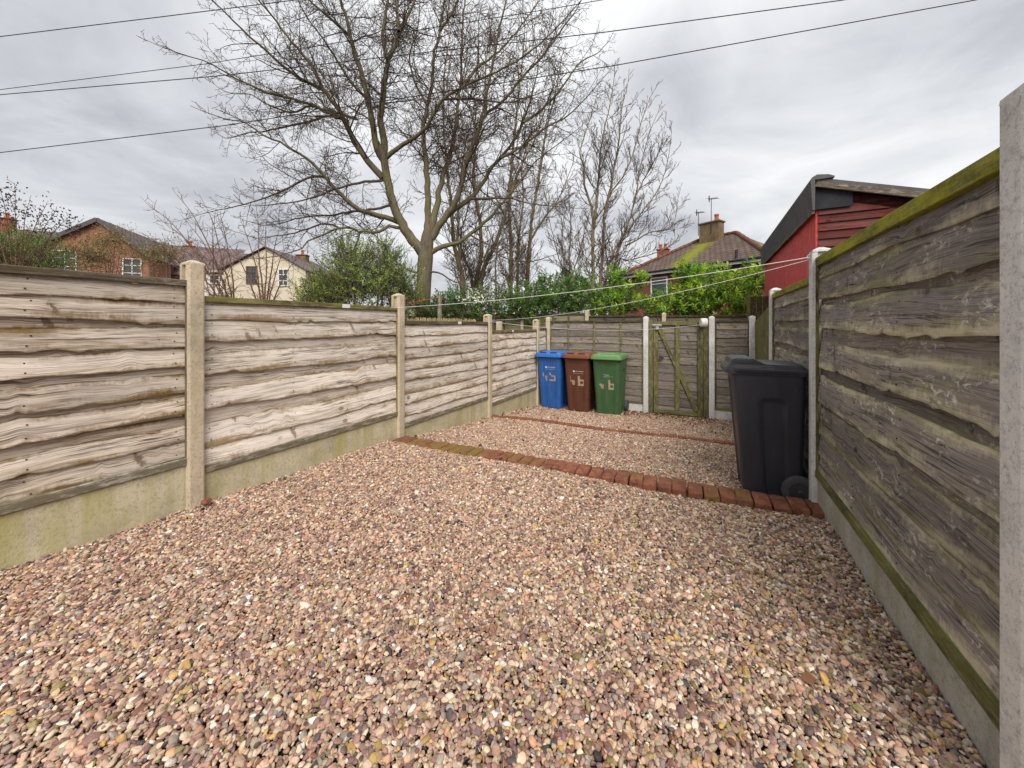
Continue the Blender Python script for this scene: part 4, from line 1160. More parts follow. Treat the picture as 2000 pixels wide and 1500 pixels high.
def shed():
    x0, y0, y1, x1 = 1.25, 6.0, 10.6, 4.2
    zt, zb_ = z(1.62), z(-1.9)
    zr = zt - .32 / 1.02 * (x1 - x0)
    root = empty('red_shed', (x0, y0, zb_), 0, 'red painted outbuilding with sloping grey felt roof, behind the right fence', 'shed')
    inv = np.array((x0, y0, zb_)); D_ = lambda *p: np.array(p) - inv
    m = MB()
    m.add([D_(x0, y0, zb_), D_(x0, y1, zb_), D_(x0, y1, zt), D_(x0, y0, zt), D_(x0 + .12, y0, zb_), D_(x0 + .12, y1, zb_), D_(x0 + .12, y1, zt), D_(x0 + .12, y0, zt)],
          [(0, 3, 2, 1), (4, 5, 6, 7), (0, 4, 7, 3), (1, 2, 6, 5), (3, 7, 6, 2), (0, 1, 5, 4)]); m.build('wall', M['red_render'], root)
    m = MB()
    m.add([D_(x0 + .12, y1, zb_), D_(x1, y1, zb_), D_(x1, y1, zr), D_(x0 + .12, y1, zt - .04), D_(x1, y0 + .05, zb_), D_(x1, y0 + .05, zr)], [(0, 1, 2, 3), (1, 4, 5, 2)]); m.build('wall', M['red_render'], root)
    # shiplap boards of the end facing the camera
    m = MB(); R = random.Random(9); hgt = .104; k = 0
    zz_ = zt - .02
    while zz_ > zb_ + .3:
        top_ = zz_; bt = zz_ - hgt
        # the roof slope cuts the upper boards short
        xr = min(x1, x0 + .02 + max(0.0, (zt - .02 - top_)) * 1.02 / .32 + .35) if top_ > zr else x1
        n_ = 12; vs = []; uv = []; av = []
        rr = R.random()
        for i in range(n_):
            q = x0 + .025 + (xr - x0 - .025) * i / (n_ - 1)
            lim = zt - (q - x0) * .32 / 1.02
            for (dz_, yy, v_) in ((0, y0 - .004, 0.05), (-hgt * .5, y0 - .014, .5), (-hgt, y0 - .028, .95), (-hgt, y0 - .006, 1)):
                vs.append(D_(q, yy, min(top_ + dz_, lim))); uv.append((q + rr * 9, dz_ + rr * 7)); av.append((v_, rr, 0, 1))
        m.add(vs, [(i * 4 + j, i * 4 + j + 1, (i + 1) * 4 + j + 1, (i + 1) * 4 + j) for i in range(n_ - 1) for j in range(3)], uv, av)
        zz_ -= hgt - .002
    m.build('cladding', M['red_board'], root)
    # roof deck and its felt edge
    sl = .32 / 1.02
    m = MB(); th = .05
    xa, xb = x0 - .05, x1 + .15
    vs = [];
    for yy in (y0 - .10, y1 + .1):
        for (xx, o_) in ((xa, 0), (xb, 0), (xb, th), (xa, th)):
            vs.append(D_(xx, yy, zt + .02 - (xx - x0) * sl + o_ + .16))
    m.add(vs, [(0, 3, 2, 1), (4, 5, 6, 7), (0, 1, 5, 4), (1, 2, 6, 5), (2, 3, 7, 6), (3, 0, 4, 7)])
    rf = m.build('roof', M['felt'], root)
    m = MB(); prof = [(-.055, -.18), (-.075, .19), (-.06, .235), (-.01, .262), (.10, .245), (.16, .215), (.16, .20), (-.03, .20), (-.03, -.18)]
    # felt apron folded over the high edge
    vs = [D_(x0 + px, yy, zt + pz) for yy in (y0 - .125, y1 + .12) for (px, pz) in prof]
    n_ = len(prof)
    m.add(vs, [(i, (i + 1) % n_, n_ + (i + 1) % n_, n_ + i) for i in range(n_)] + [tuple(range(n_))[::-1], tuple(range(n_, 2 * n_))]); m.build('fascia', M['felt'], rf)
    m = MB(); m.bar(D_(x0 - .045, y0 - .1, zt - .2), D_(x0 - .045, y1 + .1, zt - .2), .03, .04); m.build('trim', M['barge'], rf)
    m = MB(); m.bar(D_(x0 - .02, y0 - .09, zt + .155), D_(xb, y0 - .09, zt + .155 - (xb - x0 + .02) * sl), .03, .07, (0, 0, 1), .004); m.build('barge_board', M['barge'], rf)
    m = MB(); m.box(D_(x0 + .17, y0 - .040, zt - .01), (.36, .012, .30), None, .003); m.build('felt_patch', M['felt_black'], root)
    m = MB(); R = random.Random(2)
    # a strip of boards between the top of the cladding and the roof
    m.add([D_(x0, y0 + .02, zt - .35), D_(x1, y0 + .02, zr - .3), D_(x1, y0 + .02, zr + .13), D_(x0, y0 + .02, zt + .13)], [(0, 1, 2, 3)]); m.build('gable_board', M['red_board'], root)


shed()


# ------------------------------------------------------------------ houses
def quad(mb, pts, mi=0, flip=False):
    """planar polygon with metric uv"""
    P = [np.array(p, float) for p in pts]
    u = P[1] - P[0]; u /= np.linalg.norm(u)
    nrm = np.cross(P[1] - P[0], P[-1] - P[0]); nrm /= np.linalg.norm(nrm); v = np.cross(nrm, u)
    uv = [(np.dot(p - P[0], u), np.dot(p - P[0], v)) for p in P]
    mb.add(P, [tuple(range(len(P)))], uv, mi=mi)


M['brick_red'] = brickwall('red_brickwork', (.22, .055, .035), (.30, .09, .05), (.27, .2, .16))
M['brick_orange'] = brickwall('orange_brickwork', (.36, .135, .075), (.27, .10, .06), (.36, .28, .22))
M['brick_dark'] = brickwall('sooty_brickwork', (.16, .105, .06), (.24, .15, .085), (.2, .17, .12))
M['tile_brown'] = rooftile('brown_roof_tiles', (.135, .095, .075), (.185, .13, .105), .32, .3, .9)
M['tile_red'] = rooftile('red_roof_tiles', (.22, .095, .062), (.17, .08, .055), .32, .3)
M['slate'] = rooftile('slate_roof', (.15, .125, .125), (.2, .165, .16), .25, .3)
M['slate_mauve'] = rooftile('mauve_slate_roof', (.19, .14, .14), (.24, .185, .18), .25, .3)
M['white_frame'] = simple('white_window_frame', (.78, .78, .78), .4, .4, 0, .05)
M['cream'] = simple('cream_render', (.62, .545, .42), .85, .2, 0, .12, 2)
M['terracotta'] = simple('terracotta', (.42, .13, .07), .8, .2)
M['white_wall'] = simple('white_render', (.68, .66, .62), .85, .2, 0, .1, 2)


def glassmat():
    t = NT('window_glass'); n = t.noise(t.coord('Object'), 1.5, 3)
    return t.fin(t.ramp(n, [(.3, (.02, .024, .03)), (.7, (.07, .08, .09))]), .06, .8)


M['glass'] = glassmat()


class House:
    """local frame: u along the facade, v away from the viewer, w up"""
    def __init__(s, name, O, du, label, base):
        s.O = np.array((O[0], O[1], 0.0)); s.u = np.array((du[0], du[1], 0.0)); s.u /= np.linalg.norm(s.u)
        s.v = np.array((-s.u[1], s.u[0], 0.0))
        s.base = base
        s.root = empty(name, (O[0], O[1], base), 0, label, 'house'); s.inv = np.array((O[0], O[1], base))

    def P(s, u, v, w): return s.O + s.u * u + s.v * v + np.array((0, 0, w)) - s.inv

    def part(s, name, polys, mat, parent=None):
        m = MB()
        for p in polys: quad(m, [s.P(*q) for q in p])
        return m.build(name, mat, parent or s.root)

    def boxp(s, name, c, size, mat, parent=None, bev=.01):
        m = MB(); Mx = Matrix((Vector(s.u), Vector(s.v), Vector((0, 0, 1)))).transposed()
        m.box(s.P(*c), size, Mx, bev); return m.build(name, mat, parent or s.root)

    def window(s, u, w, wd, ht, v=0.0, bars=1, frame=None):
        fr_ = frame or M['white_frame']; m = MB(); Mx = Matrix((Vector(s.u), Vector(s.v), Vector((0, 0, 1)))).transposed(); t = .07
        for (cu, cw, a, b_) in ((u, w - ht / 2, wd + t, t), (u, w + ht / 2, wd + t, t), (u - wd / 2, w, t, ht - t), (u + wd / 2, w, t, ht - t)):
            m.box(s.P(cu, v - .04, cw), (a, .09, b_), Mx, .006)
        for k in range(bars): m.box(s.P(u, v - .035, w + ht * (.18 if k == 0 else -.2)), (wd - t, .06, .05), Mx, .004)
        if bars > 1: m.box(s.P(u, v - .038, w), (.045, .062, ht - t), Mx, .004)
        f = m.build('window', fr_, s.root)
        m = MB(); m.box(s.P(u, v - .012, w), (wd - t, .02, ht - t), Mx, .002); m.build('pane', M['glass'], f)
        return f

    def chimney(s, u, v, w0, w1, a, b_, mat, pots=((0, 0),), roof=None):
        c = s.boxp('chimney', (u, v, (w0 + w1) / 2), (a, b_, w1 - w0), mat, roof or s.root, .01)
        s.boxp('cap', (u, v, w1 + .05), (a + .14, b_ + .14, .1), mat, c, .02)
        for (pu, pv) in pots:
            m = MB(); p = s.P(u + pu, v + pv, w1 + .1); m.lathe([(.0, 0), (.13, 0), (.11, .3), (.135, .32), (.135, .42), (.0, .42)], p, 'Z', 14)
            m.build('chimney_pot', M['terracotta'], c, True)
        return c


GZF = -.9
# semi-detached house on the right, hipped tiled roof ------------
def cw(X, Z): return (-ST * Z + CT * X, CT * Z + ST * X)
pr = cw(12.07, 17.6); pl_ = cw(8.92, 22.2)
dv = np.array(pr) - np.array(pl_); dv /= np.linalg.norm(dv)
hs = House('brick_house', np.array(pr) - dv * 8.0, dv, 'red brick house with mossy brown hipped roof and two aerials, right background', GZF)
E, RZ = z(3.2), z(5.5)
hs.part('wall', [[(0, 0, GZF), (8, 0, GZF), (8, 0, E), (0, 0, E)], [(8, 0, GZF), (8, 7.5, GZF), (8, 7.5, E), (8, 0, E)], [(0, 7.5, GZF), (0, 0, GZF), (0, 0, E), (0, 7.5, E)], [(8, 7.5, GZF), (0, 7.5, GZF), (0, 7.5, E), (8, 7.5, E)]], M['brick_red'])
o_ = .35
rf = hs.part('roof', [[(-o_, -o_, E), (8 + o_, -o_, E), (5.0, 3.75, RZ), (2.9, 3.75, RZ)], [(8 + o_, -o_, E), (8 + o_, 7.5 + o_, E), (5.0, 3.75, RZ)],
                      [(8 + o_, 7.5 + o_, E), (-o_, 7.5 + o_, E), (2.9, 3.75, RZ), (5.0, 3.75, RZ)], [(-o_, 7.5 + o_, E), (-o_, -o_, E), (2.9, 3.75, RZ)]], M['tile_brown'])
m = MB()
for a_, c_ in (((8 + o_, -o_, E), (5.0, 3.75, RZ)), ((2.9, 3.75, RZ), (5.0, 3.75, RZ)), ((2.9, 3.75, RZ), (-o_, -o_, E))):
    a3, c3 = hs.P(*a_), hs.P(*c_)
    ks = np.linspace(0, 1, 15)
    m.tube([a3 + (c3 - a3) * q + np.array((0, 0, .03)) for q in ks], [.13 if i % 2 else .115 for i in range(15)], 8)
m.build('ridge_tiles', M['tile_red'], rf)
hs.boxp('fascia', (4, -o_ + .02, E - .10), (8.7, .04, .2), M['white_frame'], rf)
m = MB(); m.tube([hs.P(-o_, -o_ - .05, E - .02), hs.P(8 + o_, -o_ - .05, E - .02)], .06, 8); m.build('gutter', M['cable'], rf)
hs.window(2.35, z(2.25), 1.05, 1.15)
hs.window(5.15, z(2.35), .95, 1.0, 0, 2)
m = MB(); m.tube([hs.P(6.75, -.12, GZF), hs.P(6.75, -.12, E + .55)], .07, 8); m.build('soil_pipe', M['cable'], hs.root)
ch = hs.chimney(3.75, 3.3, RZ - .7, RZ + .75, 1.2, .65, M['brick_dark'], ((.32, 0),), rf)
for (du_, h_, wd_) in ((-.62, .95, .36), (.18, 1.6, .42)):
    m = MB(); p0 = hs.P(3.75 + du_, 2.93, RZ + .1); p1 = p0 + np.array((0, 0, h_ + .5)); m.tube([p0, p1], .022, 6)
    q = np.array((CT, ST, .12)) * wd_; m.tube([p1 - q * .45, p1 + q], .018, 5)
    for k in range(6): e_ = p1 - q * .4 + q * 1.3 * k / 5; m.tube([e_ - hs.v * .22, e_ + hs.v * .22], .012, 4)
    m.tube([p1 - q * .3 - (0, 0, .18), p1 - q * .3 + (0, 0, .2)], .03, 5)
    m.build('aerial', M['iron'], ch)
# second house behind its left shoulder ----------------------------
h2p = at(1195, 552, 30)
h2 = House('brick_house', (h2p[0], h2p[1]), (CT * .75 + ST * .66, ST * .75 - CT * .66), 'smaller far brick house with brown roof and red chimney pots, behind the laurel', GZF)
E2, R2 = z(3.5), z(5.6)
h2.part('wall', [[(0, 0, GZF), (7, 0, GZF), (7, 0, E2), (0, 0, E2)], [(0, 7, GZF), (0, 0, GZF), (0, 0, E2), (0, 7, E2)], [(7, 0, GZF), (7, 7, GZF), (7, 7, E2), (7, 0, E2)]], M['brick_red'])
rf = h2.part('roof', [[(-.3, -.3, E2), (7.3, -.3, E2), (4.6, 3.5, R2), (2.8, 3.5, R2)], [(-.3, 7.3, E2), (-.3, -.3, E2), (2.8, 3.5, R2)], [(7.3, -.3, E2), (7.3, 7.3, E2), (4.6, 3.5, R2)], [(7.3, 7.3, E2), (-.3, 7.3, E2), (2.8, 3.5, R2), (4.6, 3.5, R2)]], M['tile_brown'])
h2.chimney(2.9, 3.4, R2 - .4, R2 + .55, .8, .6, M['brick_red'], ((-.2, 0), (.2, 0)), rf)
h2.window(1.6, z(2.2), 1.0, 1.1)
# ivy-clad brick house, far left ------------------------------------
def hframe(px0, px1, Z0, Z1):
    a = at(px0, 600, Z0); b_ = at(px1, 600, Z1); d_ = b_[:2] - a[:2]; return a[:2], d_, float(np.linalg.norm(d_))


O3, d3, L3 = hframe(88, 292, 25.0, 27.0)
h3 = House('brick_house', O3, d3, 'ivy-clad orange brick gable house at far left with white windows', GZF)
ap = L3 * .50; E3, A3 = z(4.95), z(7.35)
h3.part('wall', [[(0, 0, GZF), (L3, 0, GZF), (L3, 0, E3), (ap, 0, A3), (0, 0, E3 + .55)], [(L3, 0, GZF), (L3, 9, GZF), (L3, 9, E3), (L3, 0, E3)]], M['brick_orange'])
rf = h3.part('roof', [[(ap, -.25, A3 + .1), (L3 + .35, -.25, E3 - .15), (L3 + .35, 9, E3 - .15), (ap, 9, A3 + .1)], [(-.4, -.25, E3 + .4), (ap, -.25, A3 + .1), (ap, 9, A3 + .1), (-.4, 9, E3 + .4)]], M['slate'])
m = MB(); m.bar(h3.P(ap, -.27, A3), h3.P(L3 + .38, -.27, E3 - .25), .06, .28, (0, 0, 1), .01); m.bar(h3.P(ap, -.27, A3), h3.P(-.4, -.27, E3 + .32), .06, .28, (0, 0, 1), .01); m.build('barge_board', M['felt'], rf)
h3.window(1.0, z(4.3), 1.15, 1.5, 0, 2); h3.window(L3 - .95, z(4.0), 1.0, 1.45, 0, 2)
# long slate roof running behind it on both sides
h3.part('wing_roof', [[(L3 - 1.5, 3, E3 - .9), (L3 + 4.2, 3, E3 - .9), (L3 + 4.2, 6.5, A3 - .35), (L3 - 4, 6.5, A3 - .35)], [(-9, 3, E3 + .3), (1.5, 3, E3 + .3), (3.5, 6.5, A3 + .15), (-9, 6.5, A3 + .15)]], M['slate_mauve'])
h3.part('wing_wall', [[(L3, 3.3, GZF), (L3 + 4, 3.3, GZF), (L3 + 4, 3.3, E3 - .8), (L3, 3.3, E3 - .8)], [(-9, 3.3, GZF), (0, 3.3, GZF), (0, 3.3, E3 + .3), (-9, 3.3, E3 + .3)]], M['brick_orange'])
h3.chimney(-5.6, 6, A3 - .4, A3 + .75, .7, .6, M['brick_red'])
# cream house -------------------------------------------------------
O4, d4_, L4 = hframe(437, 597, 29.5, 29.5)
h4 = House('rendered_house', O4, d4_, 'cream rendered gable house with mauve slate roof, left background behind bare shrubs', GZF)
ap = L4 * .52; E4, A4 = z(4.35), z(6.1)
h4.part('wall', [[(0, 0, GZF), (L4, 0, GZF), (L4, 0, E4), (ap, 0, A4), (0, 0, E4)], [(L4, 0, GZF), (L4, 7, GZF), (L4, 7, E4), (L4, 0, E4)]], M['cream'])
rf = h4.part('roof', [[(ap, -.25, A4 + .1), (L4 + .3, -.25, E4 - .1), (L4 + .3, 7, E4 - .1), (ap, 7, A4 + .1)], [(-.3, -.25, E4), (ap, -.25, A4 + .1), (ap, 7, A4 + .1), (-.3, 7, E4)],
                      [(-6.6, .8, E4 - .1), (0.1, .8, E4 - .1), (ap - .1, 3.6, A4 + .25), (-6.6, 3.6, A4 + .25)]], M['slate_mauve'])
h4.part('wing_wall', [[(-6.4, 1.0, GZF), (0, 1.0, GZF), (0, 1.0, E4), (-6.4, 1.0, E4)], [(-6.4, 7, GZF), (-6.4, 1, GZF), (-6.4, 1, E4), (-6.4, 3.8, A4 + .2), (-6.4, 7, E4)]], M['white_wall'])
h4.window(2.25, z(3.95), .8, 1.35, 0, 2, M['barge']); h4.window(L4 - 1.75, z(3.75), .75, 1.3, 0, 2); h4.window(-1.5, z(3.9), .8, 1.0, 1.0, 2)
h4.chimney(-5.8, 3.6, A4, A4 + .85, .7, .6, M['brick_orange'], ((0, 0),), rf); h4.chimney(3.9, 4.2, E4 + .6, A4 + .15, .9, .6, M['brick_dark'], ((0, 0),), rf)


# ------------------------------------------------------------------ trees
class Tubes:
    """fast collector of tapering tubes"""
    def __init__(s): s.V = []; s.F = []; s.n = 0

    def add(s, P, R, n):
        m = len(P)
        T = np.empty_like(P); T[1:-1] = P[2:] - P[:-2]; T[0] = P[1] - P[0]; T[-1] = P[-1] - P[-2]
        T /= (np.sqrt((T * T).sum(1, keepdims=True)) + 1e-9)
        ref = np.array((0.31, 0.17, .93)) if abs(T[0, 2]) < .85 else np.array((1.0, .2, 0))
        A = np.cross(T, ref); A /= (np.sqrt((A * A).sum(1, keepdims=True)) + 1e-9); B = np.cross(T, A)
        ang = np.arange(n) * (2 * math.pi / n)
        V = P[:, None] + R[:, None, None] * (np.cos(ang)[None, :, None] * A[:, None] + np.sin(ang)[None, :, None] * B[:, None])
        i, j = np.meshgrid(np.arange(m - 1), np.arange(n), indexing='ij')
        F = np.stack([i * n + j, (i + 1) * n + j, (i + 1) * n + (j + 1) % n, i * n + (j + 1) % n], -1).reshape(-1, 4) + s.n
        s.V.append(V.reshape(-1, 3)); s.F.append(F); s.n += m * n

    def build(s, name, mat, parent, inv, smooth=True):
        V = np.concatenate(s.V) - np.array(inv); F = np.concatenate(s.F)
        me = bpy.data.meshes.new(name); me.vertices.add(len(V)); me.vertices.foreach_set('co', V.astype(np.float32).ravel())
        me.loops.add(F.size); me.loops.foreach_set('vertex_index', F.astype(np.int32).ravel())
        me.polygons.add(len(F)); me.polygons.foreach_set('loop_start', np.arange(0, F.size, 4, dtype=np.int32)); me.polygons.foreach_set('loop_total', np.full(len(F), 4, dtype=np.int32))
        if smooth: me.polygons.foreach_set('use_smooth', np.ones(len(F), dtype=bool))
        me.update(calc_edges=True); me.materials.append(mat)
        o = bpy.data.objects.new(name, me); COL.objects.link(o); o.parent = parent
        return o


def smooth_path(P, R, step):
    """Catmull-Rom through the traced points"""
    P = np.array(P, float); R = np.array(R, float)
    Q = np.vstack([2 * P[0] - P[1], P, 2 * P[-1] - P[-2]]); out = []; ro = []
    for k in range(len(P) - 1):
        p0, p1, p2, p3 = Q[k:k + 4]; n = max(2, int(np.linalg.norm(p2 - p1) / step))
        for t in np.arange(n) / n:
            out.append(.5 * ((2 * p1) + (-p0 + p2) * t + (2 * p0 - 5 * p1 + 4 * p2 - p3) * t * t + (-p0 + 3 * p1 - 3 * p2 + p3) * t ** 3)); ro.append(R[k] + (R[k + 1] - R[k]) * t)
    out.append(P[-1]); ro.append(R[-1])
    return np.array(out), np.array(ro)


UP = np.array((0, 0, 1.0))


class Grower:
    def __init__(s, seed, crown, trunk, twig_r=.0032, tropism=.10, spread=.85, wander=.16, density=1.0, tip='sycamore', minr=.003, maxlev=3):
        s.r = np.random.default_rng(seed); s.c = crown; s.t = trunk; s.tw = twig_r; s.tr = tropism; s.sp = spread; s.wa = wander; s.de = density; s.tip = tip; s.minr = minr; s.ml = maxlev; s.count = 0; s.limbs = []

    def perp(s, d):
        a = s.r.normal(size=3); a -= d * np.dot(a, d); return a / (np.linalg.norm(a) + 1e-9)

    def branch(s, p, d, L, r, lev):
        """one free branch with its side shoots"""
        s.count += 1
        seg = (.30, .20, .11, .06)[min(lev, 3)]
        n = max(3, int(L / seg)); st = L / n
        P = [p]; D = []
        d = d / np.linalg.norm(d)
        # a slow bend plus zig-zag at the nodes
        bend = s.perp(d) * s.r.uniform(.0, .10)
        for k in range(n):
            d = d + bend * .5 + s.r.normal(size=3) * s.wa * (1.0 if lev else .6) + UP * s.tr * (.5 + .9 * k / n)
            d /= np.linalg.norm(d); D.append(d); P.append(P[-1] + d * st)
        P = np.array(P); R = np.linspace(r, max(s.minr, r * .28), n + 1)
        (s.c).add(P, R, 6 if r > .03 else (4 if r > .011 else 3))
        if lev >= s.ml: return
        ns = (.26, .19, .11)[min(lev, 2)] / s.de
        q = ns * s.r.uniform(.6, 1.2); side = s.r.uniform(0, 6.28)
        while q < L * .97:
            k = min(n - 1, int(q / st)); f = q / L
            dd = D[k]; side += 2.4 + s.r.normal() * .5
            a = s.perp(dd); b_ = np.cross(dd, a)
            sd_ = a * math.cos(side) + b_ * math.sin(side)
            sd_[2] *= .75
            nd = dd * (1 - s.sp * .55) + sd_ * s.sp * s.r.uniform(.6, 1.1)
            Ln = L * (.52 if lev == 0 else .52) * (1.05 - .66 * f) * s.r.uniform(.6, 1.25)
            Ln = max(Ln, .10)
            rr = max(s.minr, R[k] * s.r.uniform(.42, .62))
            pt = P[k] + (P[k + 1] - P[k]) * (q / st - k)
            s.branch(pt, nd, Ln, rr, lev + 1)
            q += ns * s.r.uniform(.7, 1.4) * (1 + .3 * (lev == 0))

    def limb(s, P, R, sub=1.9, start=.12, sp=.34, mat_trunk=True):
        """a traced limb: drawn into the trunk mesh, clothed with free branches"""
        Q, RR = smooth_path(P, R, .16)
        Q[1:-1] += s.r.normal(size=(len(Q) - 2, 3)) * np.minimum(.012, RR[1:-1, None] * .35)
        (s.t if mat_trunk else s.c).add(Q, RR, 12 if RR[0] > .09 else (8 if RR[0] > .04 else 6))
        s.limbs.append((Q, RR))
        seglen = np.concatenate([[0], np.cumsum(np.linalg.norm(np.diff(Q, axis=0), axis=1))]); L = seglen[-1]
        q = L * start; side = s.r.uniform(0, 6.28)
        while q < L * .985:
            k = min(len(Q) - 2, int(np.searchsorted(seglen, q)) - 1); k = max(k, 0)
            d = Q[k + 1] - Q[k]; d /= np.linalg.norm(d); f = q / L
            side += 2.4 + s.r.normal() * .5
            a = np.cross(d, UP); a /= (np.linalg.norm(a) + 1e-6); b_ = np.cross(d, a)
            sd_ = a * math.cos(side) + b_ * math.sin(side)
            nd = d * .55 + sd_ * s.sp * s.r.uniform(.6, 1.1)
            Ln = sub * (1.08 - .68 * f) * s.r.uniform(.5, 1.2)
            rr = min(RR[k] * .5, .006 + .0085 * Ln)
            s.branch(Q[k], nd, Ln, max(rr, .005), 1)
            q += sp * s.r.uniform(.6, 1.4) / s.de
        d = Q[-1] - Q[-3]; s.branch(Q[-1], d, sub * .42, RR[-1], 1)


M['bark_main'] = bark('grey_green_bark', (.15, .12, .085), (.135, .13, .045), .65)
M['bark_twig'] = bark('dark_twig_bark', (.12, .083, .068), (.115, .095, .05), .4, 2)
M['bark_far'] = bark('buff_bark', (.24, .185, .12), (.21, .19, .07), .5)
M['twig_far'] = bark('brown_twig_bark', (.20, .14, .105), (.14, .11, .05), .3, 2)


